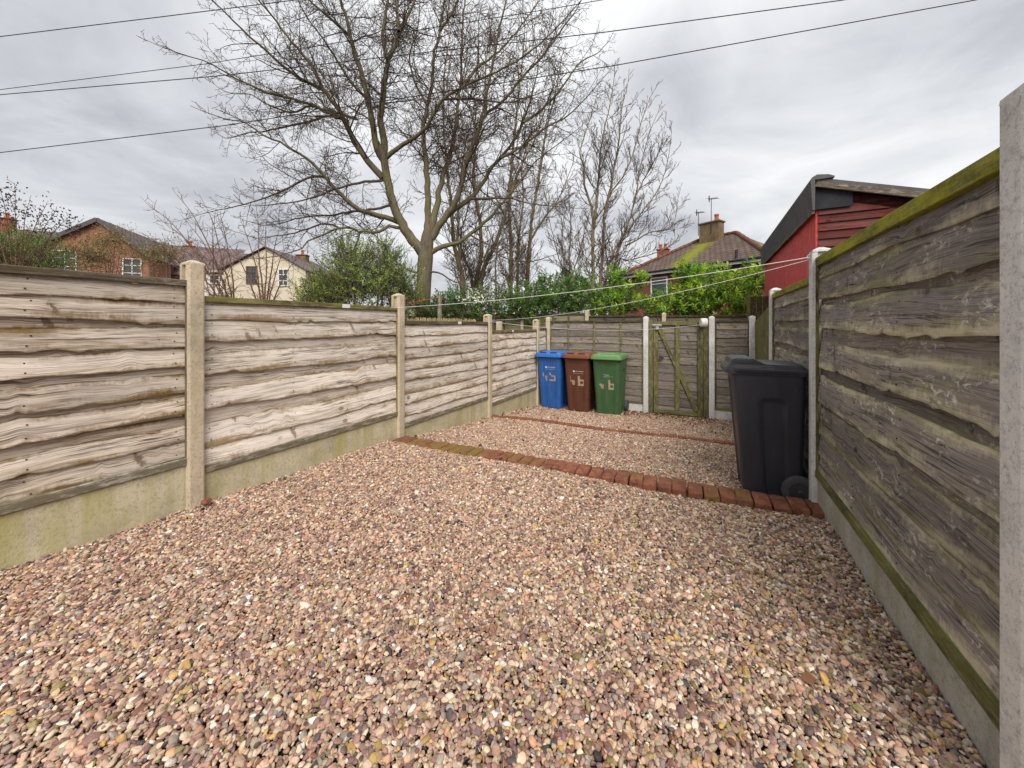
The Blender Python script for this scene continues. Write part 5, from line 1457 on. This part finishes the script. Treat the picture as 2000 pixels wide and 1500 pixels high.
def big_tree():
    Z0 = 11.0
    base = at(824, 690, Z0); root = empty('bare_tree', (base[0], base[1], -.62), 0, 'big spreading bare tree with a green-stained trunk behind the left fence', 'tree')
    T, C = Tubes(), Tubes(); g = Grower(21, C, T, tropism=.035, spread=.92, wander=.125, density=1.32, minr=.0046)
    K = FPX / Z0

    def path(pts, rpx0, rpx1, dz):
        n = len(pts); P = []; Rr = []
        for i, (px, py) in enumerate(pts):
            f = i / (n - 1); P.append(at(px, py, Z0 + dz * f ** 1.2)); Rr.append((rpx1 * .8 + (rpx0 - rpx1 * .8) * (1 - f) ** 1.25) / K)
        return P, Rr
    tp, tr_ = path([(822, 760), (823, 690), (824, 620), (828, 550), (831, 505), (835, 462), (837, 440)], 19, 8, 0); tr_[:] = [q / K for q in (18, 17, 15.5, 14, 14.5, 11.5, 6)]
    Q, RR = smooth_path(tp, tr_, .12); T.add(Q, RR, 18)
    limbs = [
        ([(829, 500), (815, 480), (797, 458), (780, 428), (765, 390), (755, 342), (750, 312)], 10.5, 8.5, -.3, 1.2, .45),
        ([(750, 314), (738, 292), (731, 262), (720, 200), (707, 150), (695, 112), (685, 70), (678, 40), (665, 0), (655, -60), (640, -130)], 7, 2.0, -.9, 2.2, .15),
        ([(750, 314), (750, 275), (743, 237), (748, 190), (754, 140), (756, 115), (747, 75), (754, 25), (760, -20), (765, -110), (770, -200)], 7.5, 2.0, .4, 2.2, .15),
        ([(756, 116), (767, 98), (780, 62), (795, 37), (812, -5), (835, -80), (850, -150)], 5, 1.5, .6, 1.9, .15),
        ([(779, 62), (776, 25), (776, -20), (785, -90)], 4, 1.6, 1.0, 1.7, .15),
        ([(748, 347), (727, 325), (700, 289), (682, 255), (670, 230), (655, 205), (630, 172), (615, 140), (590, 105), (570, 82), (540, 42), (508, 3), (480, -40)], 6.5, 1.3, -1.6, 2.0, .12),
        ([(630, 174), (590, 155), (557, 132), (520, 100), (475, 60), (440, 25), (405, -10)], 3.8, 1.0, -1.9, 1.7, .1),
        ([(672, 232), (645, 222), (595, 200), (520, 180), (490, 167), (457, 152), (430, 135), (395, 117), (357, 107), (336, 99)], 3.4, .7, -1.2, 1.5, .15),
        ([(697, 232), (645, 217), (607, 207), (570, 219), (520, 202), (490, 185), (450, 182), (425, 170)], 3.0, .7, .9, 1.4, .15),
        ([(680, 236), (640, 227), (602, 238), (557, 247), (520, 256), (482, 260), (445, 270), (425, 262)], 2.8, .7, 1.5, 1.4, .2),
        ([(749, 352), (702, 357), (665, 367), (615, 385), (577, 395), (527, 400), (502, 402)], 2.8, .8, -1.4, 1.3, .2),
        ([(779, 434), (740, 420), (702, 410), (677, 390), (655, 370), (635, 345), (610, 318), (585, 300), (547, 279), (515, 264), (480, 240), (455, 235)], 5.2, 1.0, -2.0, 1.8, .12),
        ([(636, 346), (610, 345), (565, 365), (535, 380), (502, 392), (465, 402), (427, 410), (397, 417)], 2.6, .7, -.8, 1.4, .15),
        ([(767, 400), (710, 412), (677, 415), (652, 420), (615, 422), (577, 427), (552, 435), (515, 440), (490, 434)], 2.8, .8, 1.6, 1.3, .2),
        ([(786, 446), (760, 442), (740, 452), (702, 452), (685, 445), (660, 446), (627, 460), (602, 470), (590, 485), (570, 492), (540, 500), (515, 504)], 3.4, .8, -1.6, 1.3, .25),
        ([(662, 445), (640, 437), (615, 442), (577, 455), (540, 460), (502, 465), (470, 455)], 2.4, .7, -.6, 1.1, .2),
        ([(703, 452), (697, 475), (690, 500), (668, 512), (640, 515)], 2.0, .7, -1.0, .8, .2),
        ([(820, 532), (800, 528), (778, 515), (762, 498), (748, 476), (728, 455), (705, 430), (690, 425)], 2.4, .7, -1.5, .9, .3),
        ([(836, 478), (835, 442), (836, 410), (835, 367), (832, 323), (828, 280), (826, 250), (835, 205), (845, 150), (848, 100), (860, 60), (868, 0), (872, -80), (880, -170)], 7.5, 1.6, .8, 2.0, .2),
        ([(840, 462), (848, 425), (853, 400), (859, 367), (868, 336), (880, 300), (888, 260), (895, 200), (900, 150), (903, 75), (906, 20), (915, -60), (920, -140)], 7, 1.5, 1.8, 2.0, .2),
        ([(843, 466), (858, 440), (876, 416), (890, 394), (902, 355), (910, 320), (928, 272), (946, 226), (950, 195), (960, 137), (968, 95), (980, 37), (992, -10), (1010, -80)], 7, 1.4, -1.0, 2.1, .2),
        ([(845, 462), (865, 432), (890, 407), (919, 387), (942, 358), (955, 334), (977, 309), (997, 285), (1015, 255), (1028, 220), (1040, 180), (1050, 137), (1048, 100), (1042, 60)], 6, 1.0, 1.2, 1.9, .25),
        ([(1022, 240), (1060, 212), (1095, 175), (1130, 125), (1165, 105), (1185, 85)], 3, .8, 1.6, 1.5, .1),
        ([(977, 309), (1020, 285), (1065, 250), (1110, 225), (1150, 185), (1180, 150)], 3, .8, .2, 1.5, .1),
        ([(920, 388), (954, 387), (989, 387), (1026, 396), (1070, 402), (1110, 404)], 2.8, .7, -.8, 1.3, .2),
        ([(842, 494), (867, 480), (896, 474), (919, 457), (954, 428), (983, 394), (1006, 367), (1024, 344), (1047, 315), (1085, 285), (1125, 255)], 5, .9, .6, 1.6, .25),
        ([(838, 532), (855, 532), (876, 544), (910, 558), (954, 570), (1000, 573), (1040, 571)], 2.0, .7, -1.2, .8, .25),
        ([(919, 459), (938, 470), (954, 478), (970, 495), (1000, 508), (1040, 510), (1075, 500)], 2.2, .7, -1.5, 1.0, .2),
        ([(752, 311), (775, 290), (800, 274), (825, 256), (842, 230), (864, 196), (890, 178), (925, 160), (970, 140), (1020, 112), (1065, 75), (1105, 35), (1140, -5)], 4.6, .9, -1.6, 1.7, .2),
        ([(866, 194), (900, 192), (940, 195), (990, 200), (1030, 190), (1070, 175)], 2.6, .7, -1.9, 1.3, .15),
        ([(903, 170), (935, 130), (975, 100), (1010, 60), (1040, 20), (1075, -30)], 3, 1.0, 1.9, 1.6, .15),
        ([(948, 222), (985, 195), (1020, 150), (1060, 110), (1095, 60), (1125, 20), (1150, -30)], 3, .9, -.6, 1.6, .1),
        ([(860, 60), (885, 20), (905, -30), (925, -90)], 3, 1.0, -.6, 1.6, .15),
        ([(685, 72), (650, 40), (610, 5), (575, -40)], 3.2, 1.0, -1.2, 1.7, .15),
        ([(720, 200), (690, 165), (660, 120), (635, 80), (600, 35), (575, -15)], 3.2, .9, -1.7, 1.6, .15),
        ([(835, 205), (810, 160), (800, 110), (815, 60), (820, 0)], 2.6, .9, -.5, 1.3, .2),
    ]
    for pts, r0, r1, dz, sub, st in limbs:
        P, Rr = path(pts, r0, r1, dz)
        g.limb(P, Rr, sub * 1.08, st, .27, r0 >= 3.0)
    # limbs towards and away from the viewer that the lens foreshortens
    for k in range(3):
        a = g.r.uniform(0, 6.28)
        while True:
            Ql, Rl = g.limbs[g.r.integers(len(g.limbs))]; kk = g.r.integers(len(Ql) // 5, len(Ql))
            if .022 < Rl[kk] < .08: break
        p = Ql[kk]; rr0 = Rl[kk] * .62
        d = np.array((math.cos(a) * .9, math.sin(a) * .9, .6)); P = [p]
        for q in range(7): d = d + g.r.normal(size=3) * .12 + UP * .08; P.append(P[-1] + d / np.linalg.norm(d) * .5)
        g.limb(P, list(np.linspace(rr0, .008, 8)), 1.3, .12, .26, False)
    inv = (base[0], base[1], -.62)
    T.build('trunk', M['bark_main'], root, inv); C.build('crown', M['bark_twig'], root, inv)
    print('big tree', g.count, T.n, C.n)


big_tree()


def bare_tree(stems, Z0, label, seed, sub=1.2, sp=.36, tropism=.16, spread=.7, K=1.0, density=1.0, minr=.005, bk='bark_far', tw='twig_far', name='bare_tree', group=None, cat='tree', dzs=.5, ml=3):
    T, C = Tubes(), Tubes(); g = Grower(seed, C, T, tropism=tropism, spread=spread, wander=.13, density=density, minr=minr, maxlev=ml)
    px0, py0 = stems[0][0][0]
    base = at(px0, py0, Z0); bz = min(-.62, base[2]); root = empty(name, (base[0], base[1], bz), 0, label, cat, group)
    for pts, r0, r1 in stems:
        dz = g.r.uniform(-dzs, dzs); n = len(pts)
        r0 *= .85; r1 *= .75
        P = [at(px, py, Z0 + dz * i / (n - 1)) for i, (px, py) in enumerate(pts)]
        if P[0][2] > -.3 and pts[0][1] > 520:
            P.insert(0, np.array((P[0][0] * .96 + base[0] * .04, P[0][1] * .96 + base[1] * .04, -.65))); n += 1
        g.limb(P, list((r1 * .8 + (r0 - r1 * .8) * (1 - np.linspace(0, 1, n)) ** 1.15) * Z0 / FPX), sub, .22, sp, r0 > 1.2)
    inv = (base[0], base[1], bz)
    T.build('trunk', M[bk], root, inv); C.build('crown', M[tw], root, inv)
    print(label[:30], g.count)


bare_tree([([(905, 565), (895, 510), (886, 470), (881, 400), (872, 320), (866, 230), (868, 140), (880, 60)], 7, 1.6), ([(900, 530), (893, 460), (898, 380), (905, 300), (925, 220), (930, 150)], 4, 1.2)],
          15, 'slim bare tree just right of the big trunk, two stems', 31, 1.9, .34, .10, .62, density=1.25, minr=.0068)
bare_tree([([(930, 560), (940, 500), (937, 430), (925, 360), (930, 280), (945, 200), (950, 120), (960, 40)], 6, 1.5), ([(922, 555), (905, 500), (900, 460), (915, 400), (925, 330)], 4.5, 1.2),
           ([(938, 560), (953, 505), (967, 478), (985, 425), (1000, 372), (1022, 315), (1045, 272), (1065, 210), (1085, 150)], 6, 1.2)],
          16, 'bare tree of three stems, one leaning far right, behind the big trunk', 32, 1.9, .34, .10, .62, density=1.25, minr=.0068)
bare_tree([([(997, 565), (998, 480), (995, 400), (1001, 300), (1012, 200), (1020, 120), (1025, 60)], 6, 1.4), ([(1010, 565), (1013, 470), (1022, 390), (1020, 320), (1045, 230)], 4, 1.2)],
          17, 'straight pale-barked bare tree with paired stems, centre background', 33, 2.0, .34, .10, .62, density=1.25, minr=.0075)
bare_tree([([(1030, 560), (1035, 475), (1040, 420), (1055, 330), (1068, 250), (1085, 180), (1095, 120)], 6, 1.3), ([(1036, 470), (1060, 430), (1090, 390), (1115, 330)], 3, 1.0)],
          17.5, 'straight bare tree left of the fine twiggy tree, centre background', 34, 1.9, .34, .10, .62, density=1.25, minr=.0075)
bare_tree([([(970, 590), (968, 520), (975, 460), (985, 400)], 3.4, 1), ([(975, 580), (1005, 520), (1030, 470)], 2, .8)], 14, 'short thin bare tree with branches spreading right, behind the lane fence', 35, .9, .36, .1, .8)
bare_tree([([(1112, 570), (1112, 500), (1115, 450), (1112, 400), (1108, 350)], 2.6, .8), ([(1108, 560), (1090, 500), (1078, 450), (1070, 420)], 1.8, .7), ([(1116, 560), (1130, 500), (1142, 450), (1150, 420)], 1.8, .7), ([(1110, 560), (1100, 510), (1098, 440), (1090, 390)], 1.6, .7), ([(1118, 565), (1150, 500), (1165, 470)], 1.4, .6)],
          19, 'fine twiggy bare tree fanning upwards, left of the right-hand tree', 36, 1.9, .30, .14, .5, density=1.2, minr=.0075)
bare_tree([([(1158, 590), (1158, 520), (1158, 445), (1156, 410), (1142, 360), (1140, 320), (1132, 300), (1150, 240), (1165, 190)], 5, 1.0),
           ([(1160, 445), (1165, 395), (1170, 340), (1175, 280), (1190, 210), (1200, 150)], 3.6, .9),
           ([(1174, 590), (1174, 530), (1179, 470), (1180, 420), (1192, 380), (1222, 335), (1240, 290), (1255, 230), (1270, 190)], 4.6, .9),
           ([(1180, 425), (1196, 350), (1208, 280), (1215, 210), (1225, 170)], 3, .8),
           ([(1195, 580), (1205, 500), (1221, 455), (1240, 390), (1248, 340), (1265, 270), (1280, 230)], 3.6, .8),
           ([(1180, 570), (1195, 500), (1215, 468), (1240, 432), (1265, 400), (1290, 360), (1305, 310), (1310, 270)], 3.2, .7),
           ([(1205, 525), (1222, 510), (1245, 504), (1290, 490), (1318, 472), (1332, 455)], 2.2, .7),
           ([(1222, 480), (1245, 468), (1272, 453), (1300, 447), (1318, 430), (1323, 390)], 2.2, .7),
           ([(1158, 580), (1145, 520), (1130, 470), (1122, 430)], 1.6, .6),
           ([(1236, 395), (1260, 345), (1285, 300), (1298, 250)], 2, .6)],
          14.5, 'upright bare tree with pale stems standing alone at the right, before the houses', 37, 1.55, .21, .17, .62, tw='bark_twig', minr=.0062, density=1.15)

# bare shrubs behind the left fence ---------------------------------
def shrub_stems(px, py, tips, r0, r1, seed):
    R = random.Random(seed); out = []
    for (tx, ty) in tips:
        mx, my = px + (tx - px) * .40 + R.uniform(-4, 4), py + (ty - py) * .55
        out.append(([(px + R.uniform(-6, 6), py), (px + (tx - px) * .18, py + (ty - py) * .28), (mx, my), (px + (tx - px) * .72, py + (ty - py) * .84), (tx, ty)], r0, r1))
    return out


M['twig_red'] = bark('reddish_twig_bark', (.17, .095, .065), (.16, .12, .05), .35, 2)
bare_tree(shrub_stems(462, 640, [(290, 400), (330, 440), (345, 380), (370, 440), (400, 400), (300, 470), (430, 420), (320, 510)], 3.0, .6, 1), 7.2,
          'bare arching shrub just right of the tallest left post', 41, .55, .16, .08, .8, bk='twig_red', tw='twig_red', name='bare_shrub', cat='shrub', minr=.0030, ml=3, density=1.25)
bare_tree(shrub_stems(516, 640, [(470, 430), (500, 400), (520, 430), (545, 450), (585, 500), (440, 470), (560, 480)], 3.0, .6, 2), 7.4,
          'bare upright shrub in front of the cream house gable', 42, .55, .18, .08, .8, bk='twig_red', tw='twig_red', name='bare_shrub', cat='shrub', minr=.0030, ml=3, density=1.25)
bare_tree(shrub_stems(420, 640, [(385, 480), (415, 450), (440, 480), (370, 520), (462, 500)], 2.4, .6, 3), 6.6,
          'short bare shrub leaning over the rail beside the tallest left post', 43, .45, .18, .08, .8, bk='twig_red', tw='twig_red', name='bare_shrub', cat='shrub', minr=.0028, ml=3, density=1.25)


# ------------------------------------------------------------------ foliage
def leaves_mesh(name, P, D, U, L, Wd, colr, mat, parent, inv, fold=.25, curl=.15):
    """P base points, D leaf axis, U leaf normal: four-vertex folded leaves"""
    n = len(P)
    D = D / (np.linalg.norm(D, axis=1, keepdims=True) + 1e-9)
    S = np.cross(D, U); S /= (np.linalg.norm(S, axis=1, keepdims=True) + 1e-9); U = np.cross(S, D)
    L = L[:, None]; Wd = Wd[:, None]
    mid = P + D * L * .48
    V = np.stack([P, mid + S * Wd * .5 + U * Wd * fold, P + D * L - U * L * curl, mid - S * Wd * .5 + U * Wd * fold, mid], 1) - np.array(inv)
    k = np.arange(n)[:, None] * 5
    F = np.concatenate([k + np.array([[0, 1, 4]]), k + np.array([[1, 2, 4]]), k + np.array([[2, 3, 4]]), k + np.array([[3, 0, 4]])], 0)
    me = bpy.data.meshes.new(name); me.vertices.add(n * 5); me.vertices.foreach_set('co', V.astype(np.float32).ravel())
    me.loops.add(F.size); me.loops.foreach_set('vertex_index', F.astype(np.int32).ravel())
    me.polygons.add(len(F)); me.polygons.foreach_set('loop_start', np.arange(0, F.size, 3, dtype=np.int32)); me.polygons.foreach_set('loop_total', np.full(len(F), 3, dtype=np.int32))
    me.polygons.foreach_set('use_smooth', np.ones(len(F), dtype=bool))
    a = me.attributes.new('bd', 'FLOAT_COLOR', 'POINT'); a.data.foreach_set('color', np.repeat(np.concatenate([colr, np.ones((n, 1))], 1), 5, axis=0).astype(np.float32).ravel())
    me.update(calc_edges=True); me.materials.append(mat)
    o = bpy.data.objects.new(name, me); COL.objects.link(o); o.parent = parent
    return o


M['laurel'] = leafmat('laurel_leaf', .30, .42, .5); M['leaf'] = leafmat('small_leaf', .45, .35, .35); M['dry'] = leafmat('dry_leaf', .8, .2, .1)


def leafy(name, label, blobs, n_sprig, per, leaf, wid, pal, mat, seed, up=.8, cat='shrub', stems=8, shell=.55, sprig=.18, group=None, base_z=-.62, lowdark=None, flower=None):
    """blobs: (px, py, Z, rx, ry_vertical, rz) in metres; sprigs of leaves spread through their volume"""
    r = np.random.default_rng(seed)
    C = [at(b_[0], b_[1], b_[2]) for b_ in blobs]
    wts = np.array([b_[3] * b_[4] for b_ in blobs]); wts /= wts.sum()
    base = np.mean(C, axis=0); root = empty(name, (base[0], base[1], base_z), 0, label, cat, group); inv = np.array((base[0], base[1], base_z))
    Ps, Ds, Us, Ls, Ws, Cs = [], [], [], [], [], []
    stub = Tubes()
    for _ in range(n_sprig):
        k = r.choice(len(blobs), p=wts); b_ = blobs[k]
        v = r.normal(size=3); v /= np.linalg.norm(v); rad = (shell + (1 - shell) * r.random()) * (1 + .22 * r.normal())
        rx, rh, ry = b_[3], b_[4], b_[5]
        p = C[k] + np.array((CT * v[0] * rx - ST * v[1] * ry, ST * v[0] * rx + CT * v[1] * ry, v[2] * rh)) * rad
        if p[2] < base_z + .2: continue
        out = v * (1 - up) + np.array((0, 0, up)) + r.normal(size=3) * .35; out /= np.linalg.norm(out)
        sl_n = sprig * r.uniform(.6, 1.5)
        tone = pal[r.integers(len(pal))] * r.uniform(.75, 1.25)
        stub.add(np.array([p - out * sl_n * .6, p, p + out * sl_n]), np.array([.006, .004, .002]), 3)
        m = max(2, int(per * r.uniform(.7, 1.3)))
        f = (np.arange(m) + r.random(m) * .5) / m
        a0 = r.uniform(0, 6.28); ang = a0 + np.arange(m) * 2.4
        ax = np.cross(out, (0.3, .5, .2)); ax /= np.linalg.norm(ax); bx = np.cross(out, ax)
        rad_ = np.cos(ang)[:, None] * ax + np.sin(ang)[:, None] * bx
        P = p + out * (f * sl_n)[:, None]
        D = rad_ * .8 + out * (.35 + .7 * f)[:, None] + r.normal(size=(m, 3)) * .2
        U = out * 1.0 - rad_ * .35 + r.normal(size=(m, 3)) * .25
        Ps.append(P); Ds.append(D); Us.append(U); Ls.append(leaf * r.uniform(.65, 1.2, m)); Ws.append(leaf * wid * r.uniform(.8, 1.2, m))
        Cs.append(np.clip(tone[None] * r.uniform(.8, 1.2, (m, 1)) * r.uniform(.93, 1.07, (m, 3)), .004, .8))
    leaves_mesh('foliage', np.concatenate(Ps), np.concatenate(Ds), np.concatenate(Us), np.concatenate(Ls), np.concatenate(Ws), np.concatenate(Cs), M[mat], root, inv)
    # woody stems from the ground into the blobs
    for _ in range(stems):
        k = r.choice(len(blobs), p=wts); b_ = blobs[k]; e_ = C[k] + r.normal(size=3) * np.array((b_[3], b_[3], b_[4])) * .35
        g0 = np.array((C[k][0] + r.normal() * .2, C[k][1] + r.normal() * .2, base_z))
        mid = (g0 + e_) / 2 + r.normal(size=3) * .1
        Q, RR = smooth_path([g0, mid, e_], [.03, .022, .008], .15); stub.add(Q, RR, 5)
    stub.build('stems', M['twig_far'], root, inv)
    print(label[:28], sum(len(q) for q in Ps))
    return root, C, r, inv


A = np.array
dk = [A((.055, .135, .033)), A((.08, .185, .038)), A((.12, .24, .05)), A((.035, .08, .027)), A((.17, .28, .09)), A((.22, .30, .12))]
br_ = [A((.25, .40, .035)), A((.36, .50, .05)), A((.17, .31, .035)), A((.06, .13, .022)), A((.46, .58, .09)), A((.11, .21, .03))]
mid_ = [A((.15, .30, .04)), A((.09, .20, .032)), A((.24, .40, .05)), A((.05, .115, .026)), A((.32, .46, .08))]
leafy('laurel_shrub', 'brightest yellow-green laurel filling the corner before the red shed', [(1440, 575, 9.9, .75, .55, .6), (1380, 560, 10.1, .55, .55, .6), (1480, 545, 9.8, .38, .45, .4), (1345, 585, 10.0, .5, .5, .5), (1420, 605, 9.9, .9, .45, .5)], 760, 9, .125, .40, br_, 'laurel', 51, .75)
leafy('laurel_shrub', 'mid-green laurel with tall bright shoots below the distant brick house', [(1290, 602, 10.1, .6, .36, .5), (1225, 590, 10.3, .45, .42, .5), (1345, 605, 10.0, .55, .4, .5), (1190, 598, 10.3, .5, .42, .5), (1205, 548, 10.2, .2, .34, .2), (1250, 555, 10.2, .16, .26, .16), (1340, 540, 10.1, .25, .32, .25)], 680, 9, .12, .40, mid_ + br_[:2], 'laurel', 52, .8)
leafy('laurel_shrub', 'dark glossy laurel mound left of the right-hand bare tree', [(1090, 575, 10.6, .75, .5, .6), (1030, 590, 10.6, .6, .42, .6), (1140, 575, 10.4, .5, .45, .5), (1070, 610, 10.5, 1.2, .32, .5)], 760, 9, .115, .40, dk + mid_[:2], 'laurel', 53, .7)
rt, C_, r_, inv_ = leafy('flowering_shrub', 'dark evergreen shrub with white blossom right of the big trunk', [(905, 592, 10.7, .7, .38, .5), (960, 590, 10.7, .6, .36, .5), (870, 600, 10.7, .45, .35, .4), (930, 612, 10.6, 1.3, .28, .45), (850, 610, 10.9, .6, .3, .4)], 760, 10, .085, .42, dk, 'laurel', 54, .6)
n_ = 150; pf_ = np.array([at(930 + r_.normal() * 15, 584 + r_.normal() * 8, 10.2 + r_.normal() * .12) for _ in range(n_)])
leaves_mesh('blossom', pf_, r_.normal(size=(n_, 3)), r_.normal(size=(n_, 3)) + UP, np.full(n_, .06), np.full(n_, .05), np.tile((.8, .8, .78), (n_, 1)), M['leaf'], rt, inv_)['kind'] = 'stuff'
leafy('evergreen_shrub', 'bushy small-leaved green shrub left of the big trunk', [(800, 590, 10.2, .5, .5, .4), (700, 545, 9.3, 1.15, .85, .8), (640, 570, 9.2, .75, .55, .6), (770, 560, 9.5, .7, .75, .6), (680, 495, 9.3, .45, .45, .45), (745, 500, 9.4, .5, .45, .5), (610, 595, 9.2, .5, .4, .5)], 3000, 9, .052, .5,
      [A((.17, .27, .045)), A((.28, .37, .06)), A((.09, .17, .035)), A((.42, .48, .12)), A((.055, .10, .03))], 'leaf', 55, .5, stems=26, sprig=.22, shell=.3)
leafy('evergreen_shrub', 'bright green bush at the far left edge above the nearest panel', [(20, 510, 7.0, .75, .42, .5), (75, 505, 7.2, .5, .35, .4), (-60, 500, 6.8, .8, .5, .5)], 900, 8, .055, .4,
      [A((.16, .28, .045)), A((.11, .22, .04)), A((.24, .33, .07)), A((.07, .13, .04))], 'leaf', 56, .6, stems=14, sprig=.2)
leafy('dry_climber', 'brown and olive dead climber tangled over the gable house wall', [(190, 505, 20, 2.6, 1.0, .6), (215, 470, 20.5, 1.8, .8, .4), (168, 500, 19.5, 1.1, .8, .5), (290, 500, 20.5, 1.6, .9, .5), (330, 495, 20.5, 1.2, .9, .4), (40, 480, 19.5, 1.4, 1.0, .5)], 1150, 6, .11, .45,
      [A((.24, .15, .085)), A((.30, .23, .10)), A((.18, .10, .075)), A((.33, .29, .11)), A((.23, .21, .08))], 'dry', 57, .4, stems=50, sprig=.45, shell=.1, cat='climber')
# dry flower heads on wiry stems at the far left
bare_tree(shrub_stems(30, 600, [(5, 385), (30, 372), (55, 400), (85, 410), (105, 418), (130, 428), (-30, 400), (150, 438), (70, 440), (110, 450), (10, 430)], 1.8, .6, 5), 6.0,
          'wiry shrub with dark dry seed heads at the far left above the fence', 44, .34, .15, .12, .8, bk='twig_red', tw='twig_red', name='bare_shrub', cat='shrub', minr=.0030, ml=3, density=1.25)
rs_ = [o for o in bpy.data.objects if o.get('label', '').startswith('wiry shrub')][0]
n_ = 420; r_ = np.random.default_rng(8); base_l = np.array(rs_.location)
tips_ = [(5, 385), (30, 372), (55, 400), (85, 410), (105, 418), (130, 428), (150, 438), (40, 420), (20, 400), (70, 430), (100, 440), (0, 430)]
pp = []
for _ in range(n_):
    t_ = tips_[r_.integers(len(tips_))]; pp.append(at(t_[0] + r_.normal() * 9, t_[1] + 8 + r_.normal() * 13, 6.0 + r_.normal() * .12))
leaves_mesh('seed_heads', np.array(pp), r_.normal(size=(n_, 3)) + UP * 1.2, r_.normal(size=(n_, 3)), r_.uniform(.03, .055, n_), r_.uniform(.018, .03, n_), np.tile((.075, .045, .05), (n_, 1)) * r_.uniform(.6, 1.5, (n_, 1)), M['dry'], rs_, base_l)['kind'] = 'stuff'

# ------------------------------------------------------------------ litter on the gravel
def litter():
    r = np.random.default_rng(12); P = []
    for _ in range(900):
        q = r.random()
        if q < .45: x, y = r.uniform(-2.9, -1.1), YB - .12 - abs(r.normal()) * .35
        elif q < .70: x, y = r.uniform(-1.1, .2), YB - .1 - abs(r.normal()) * .22
        elif q < .85: x, y = r.uniform(-3.0, .6), r.uniform(5.6, 7.5)
        elif q < .93: x, y = XL + .06 + abs(r.normal()) * .08, r.uniform(3.2, 7.0)
        else: x, y = r.uniform(-3.0, .6), r.uniform(.6, 5)
        P.append((x, y, float(gz(x, y)) + .012 + r.random() * .018))
    P = np.array(P); n = len(P)
    pal = np.array([(.20, .10, .055), (.27, .15, .08), (.13, .065, .04), (.32, .21, .12), (.09, .05, .04)])
    c = pal[r.integers(0, 5, n)] * r.uniform(.8, 1.2, (n, 1))
    D = r.normal(size=(n, 3)) * (1, 1, .35); U = r.normal(size=(n, 3)) * .45 + UP
    o = leaves_mesh('fallen_leaves', P, D, U, r.uniform(.025, .06, n), r.uniform(.018, .042, n), c, M['dry'], None, (0, 0, 0), .3, .2)
    tag(o, 'brown dead leaves scattered over the gravel round the bins and gate', 'fallen leaves', kind='stuff')
    # bits of dry straw
    m = Tubes()
    for _ in range(260):
        x, y = r.uniform(-2.6, .5), r.uniform(.5, 2.9); a = r.uniform(0, 6.28); l = r.uniform(.02, .07); zq = float(gz(x, y)) + .022
        p = np.array((x, y, zq)); d = np.array((math.cos(a), math.sin(a), r.normal() * .12)) * l
        m.add(np.array([p, p + d * .5 + (0, 0, .004), p + d]), np.array([.0011, .0011, .0008]), 4)
    t_ = m.build('straw', M['reed'], None, (0, 0, 0)); tag(t_, 'short dry straw and twigs lying among the near pebbles', 'straw', kind='stuff')


litter()
# a lump of broken brick at the foot of the tallest left post
b = MB(); b.box((0, 0, .012), (.045, .06, .035), None, .012); o = b.build('brick_fragment', M['brick'], loc=(XL + .11, LY[1] + .03, .005)); o.rotation_euler = (.2, .3, .5)
tag(o, 'broken brick lump at the foot of the tallest left post', 'brick')
print('objects', len(bpy.data.objects))
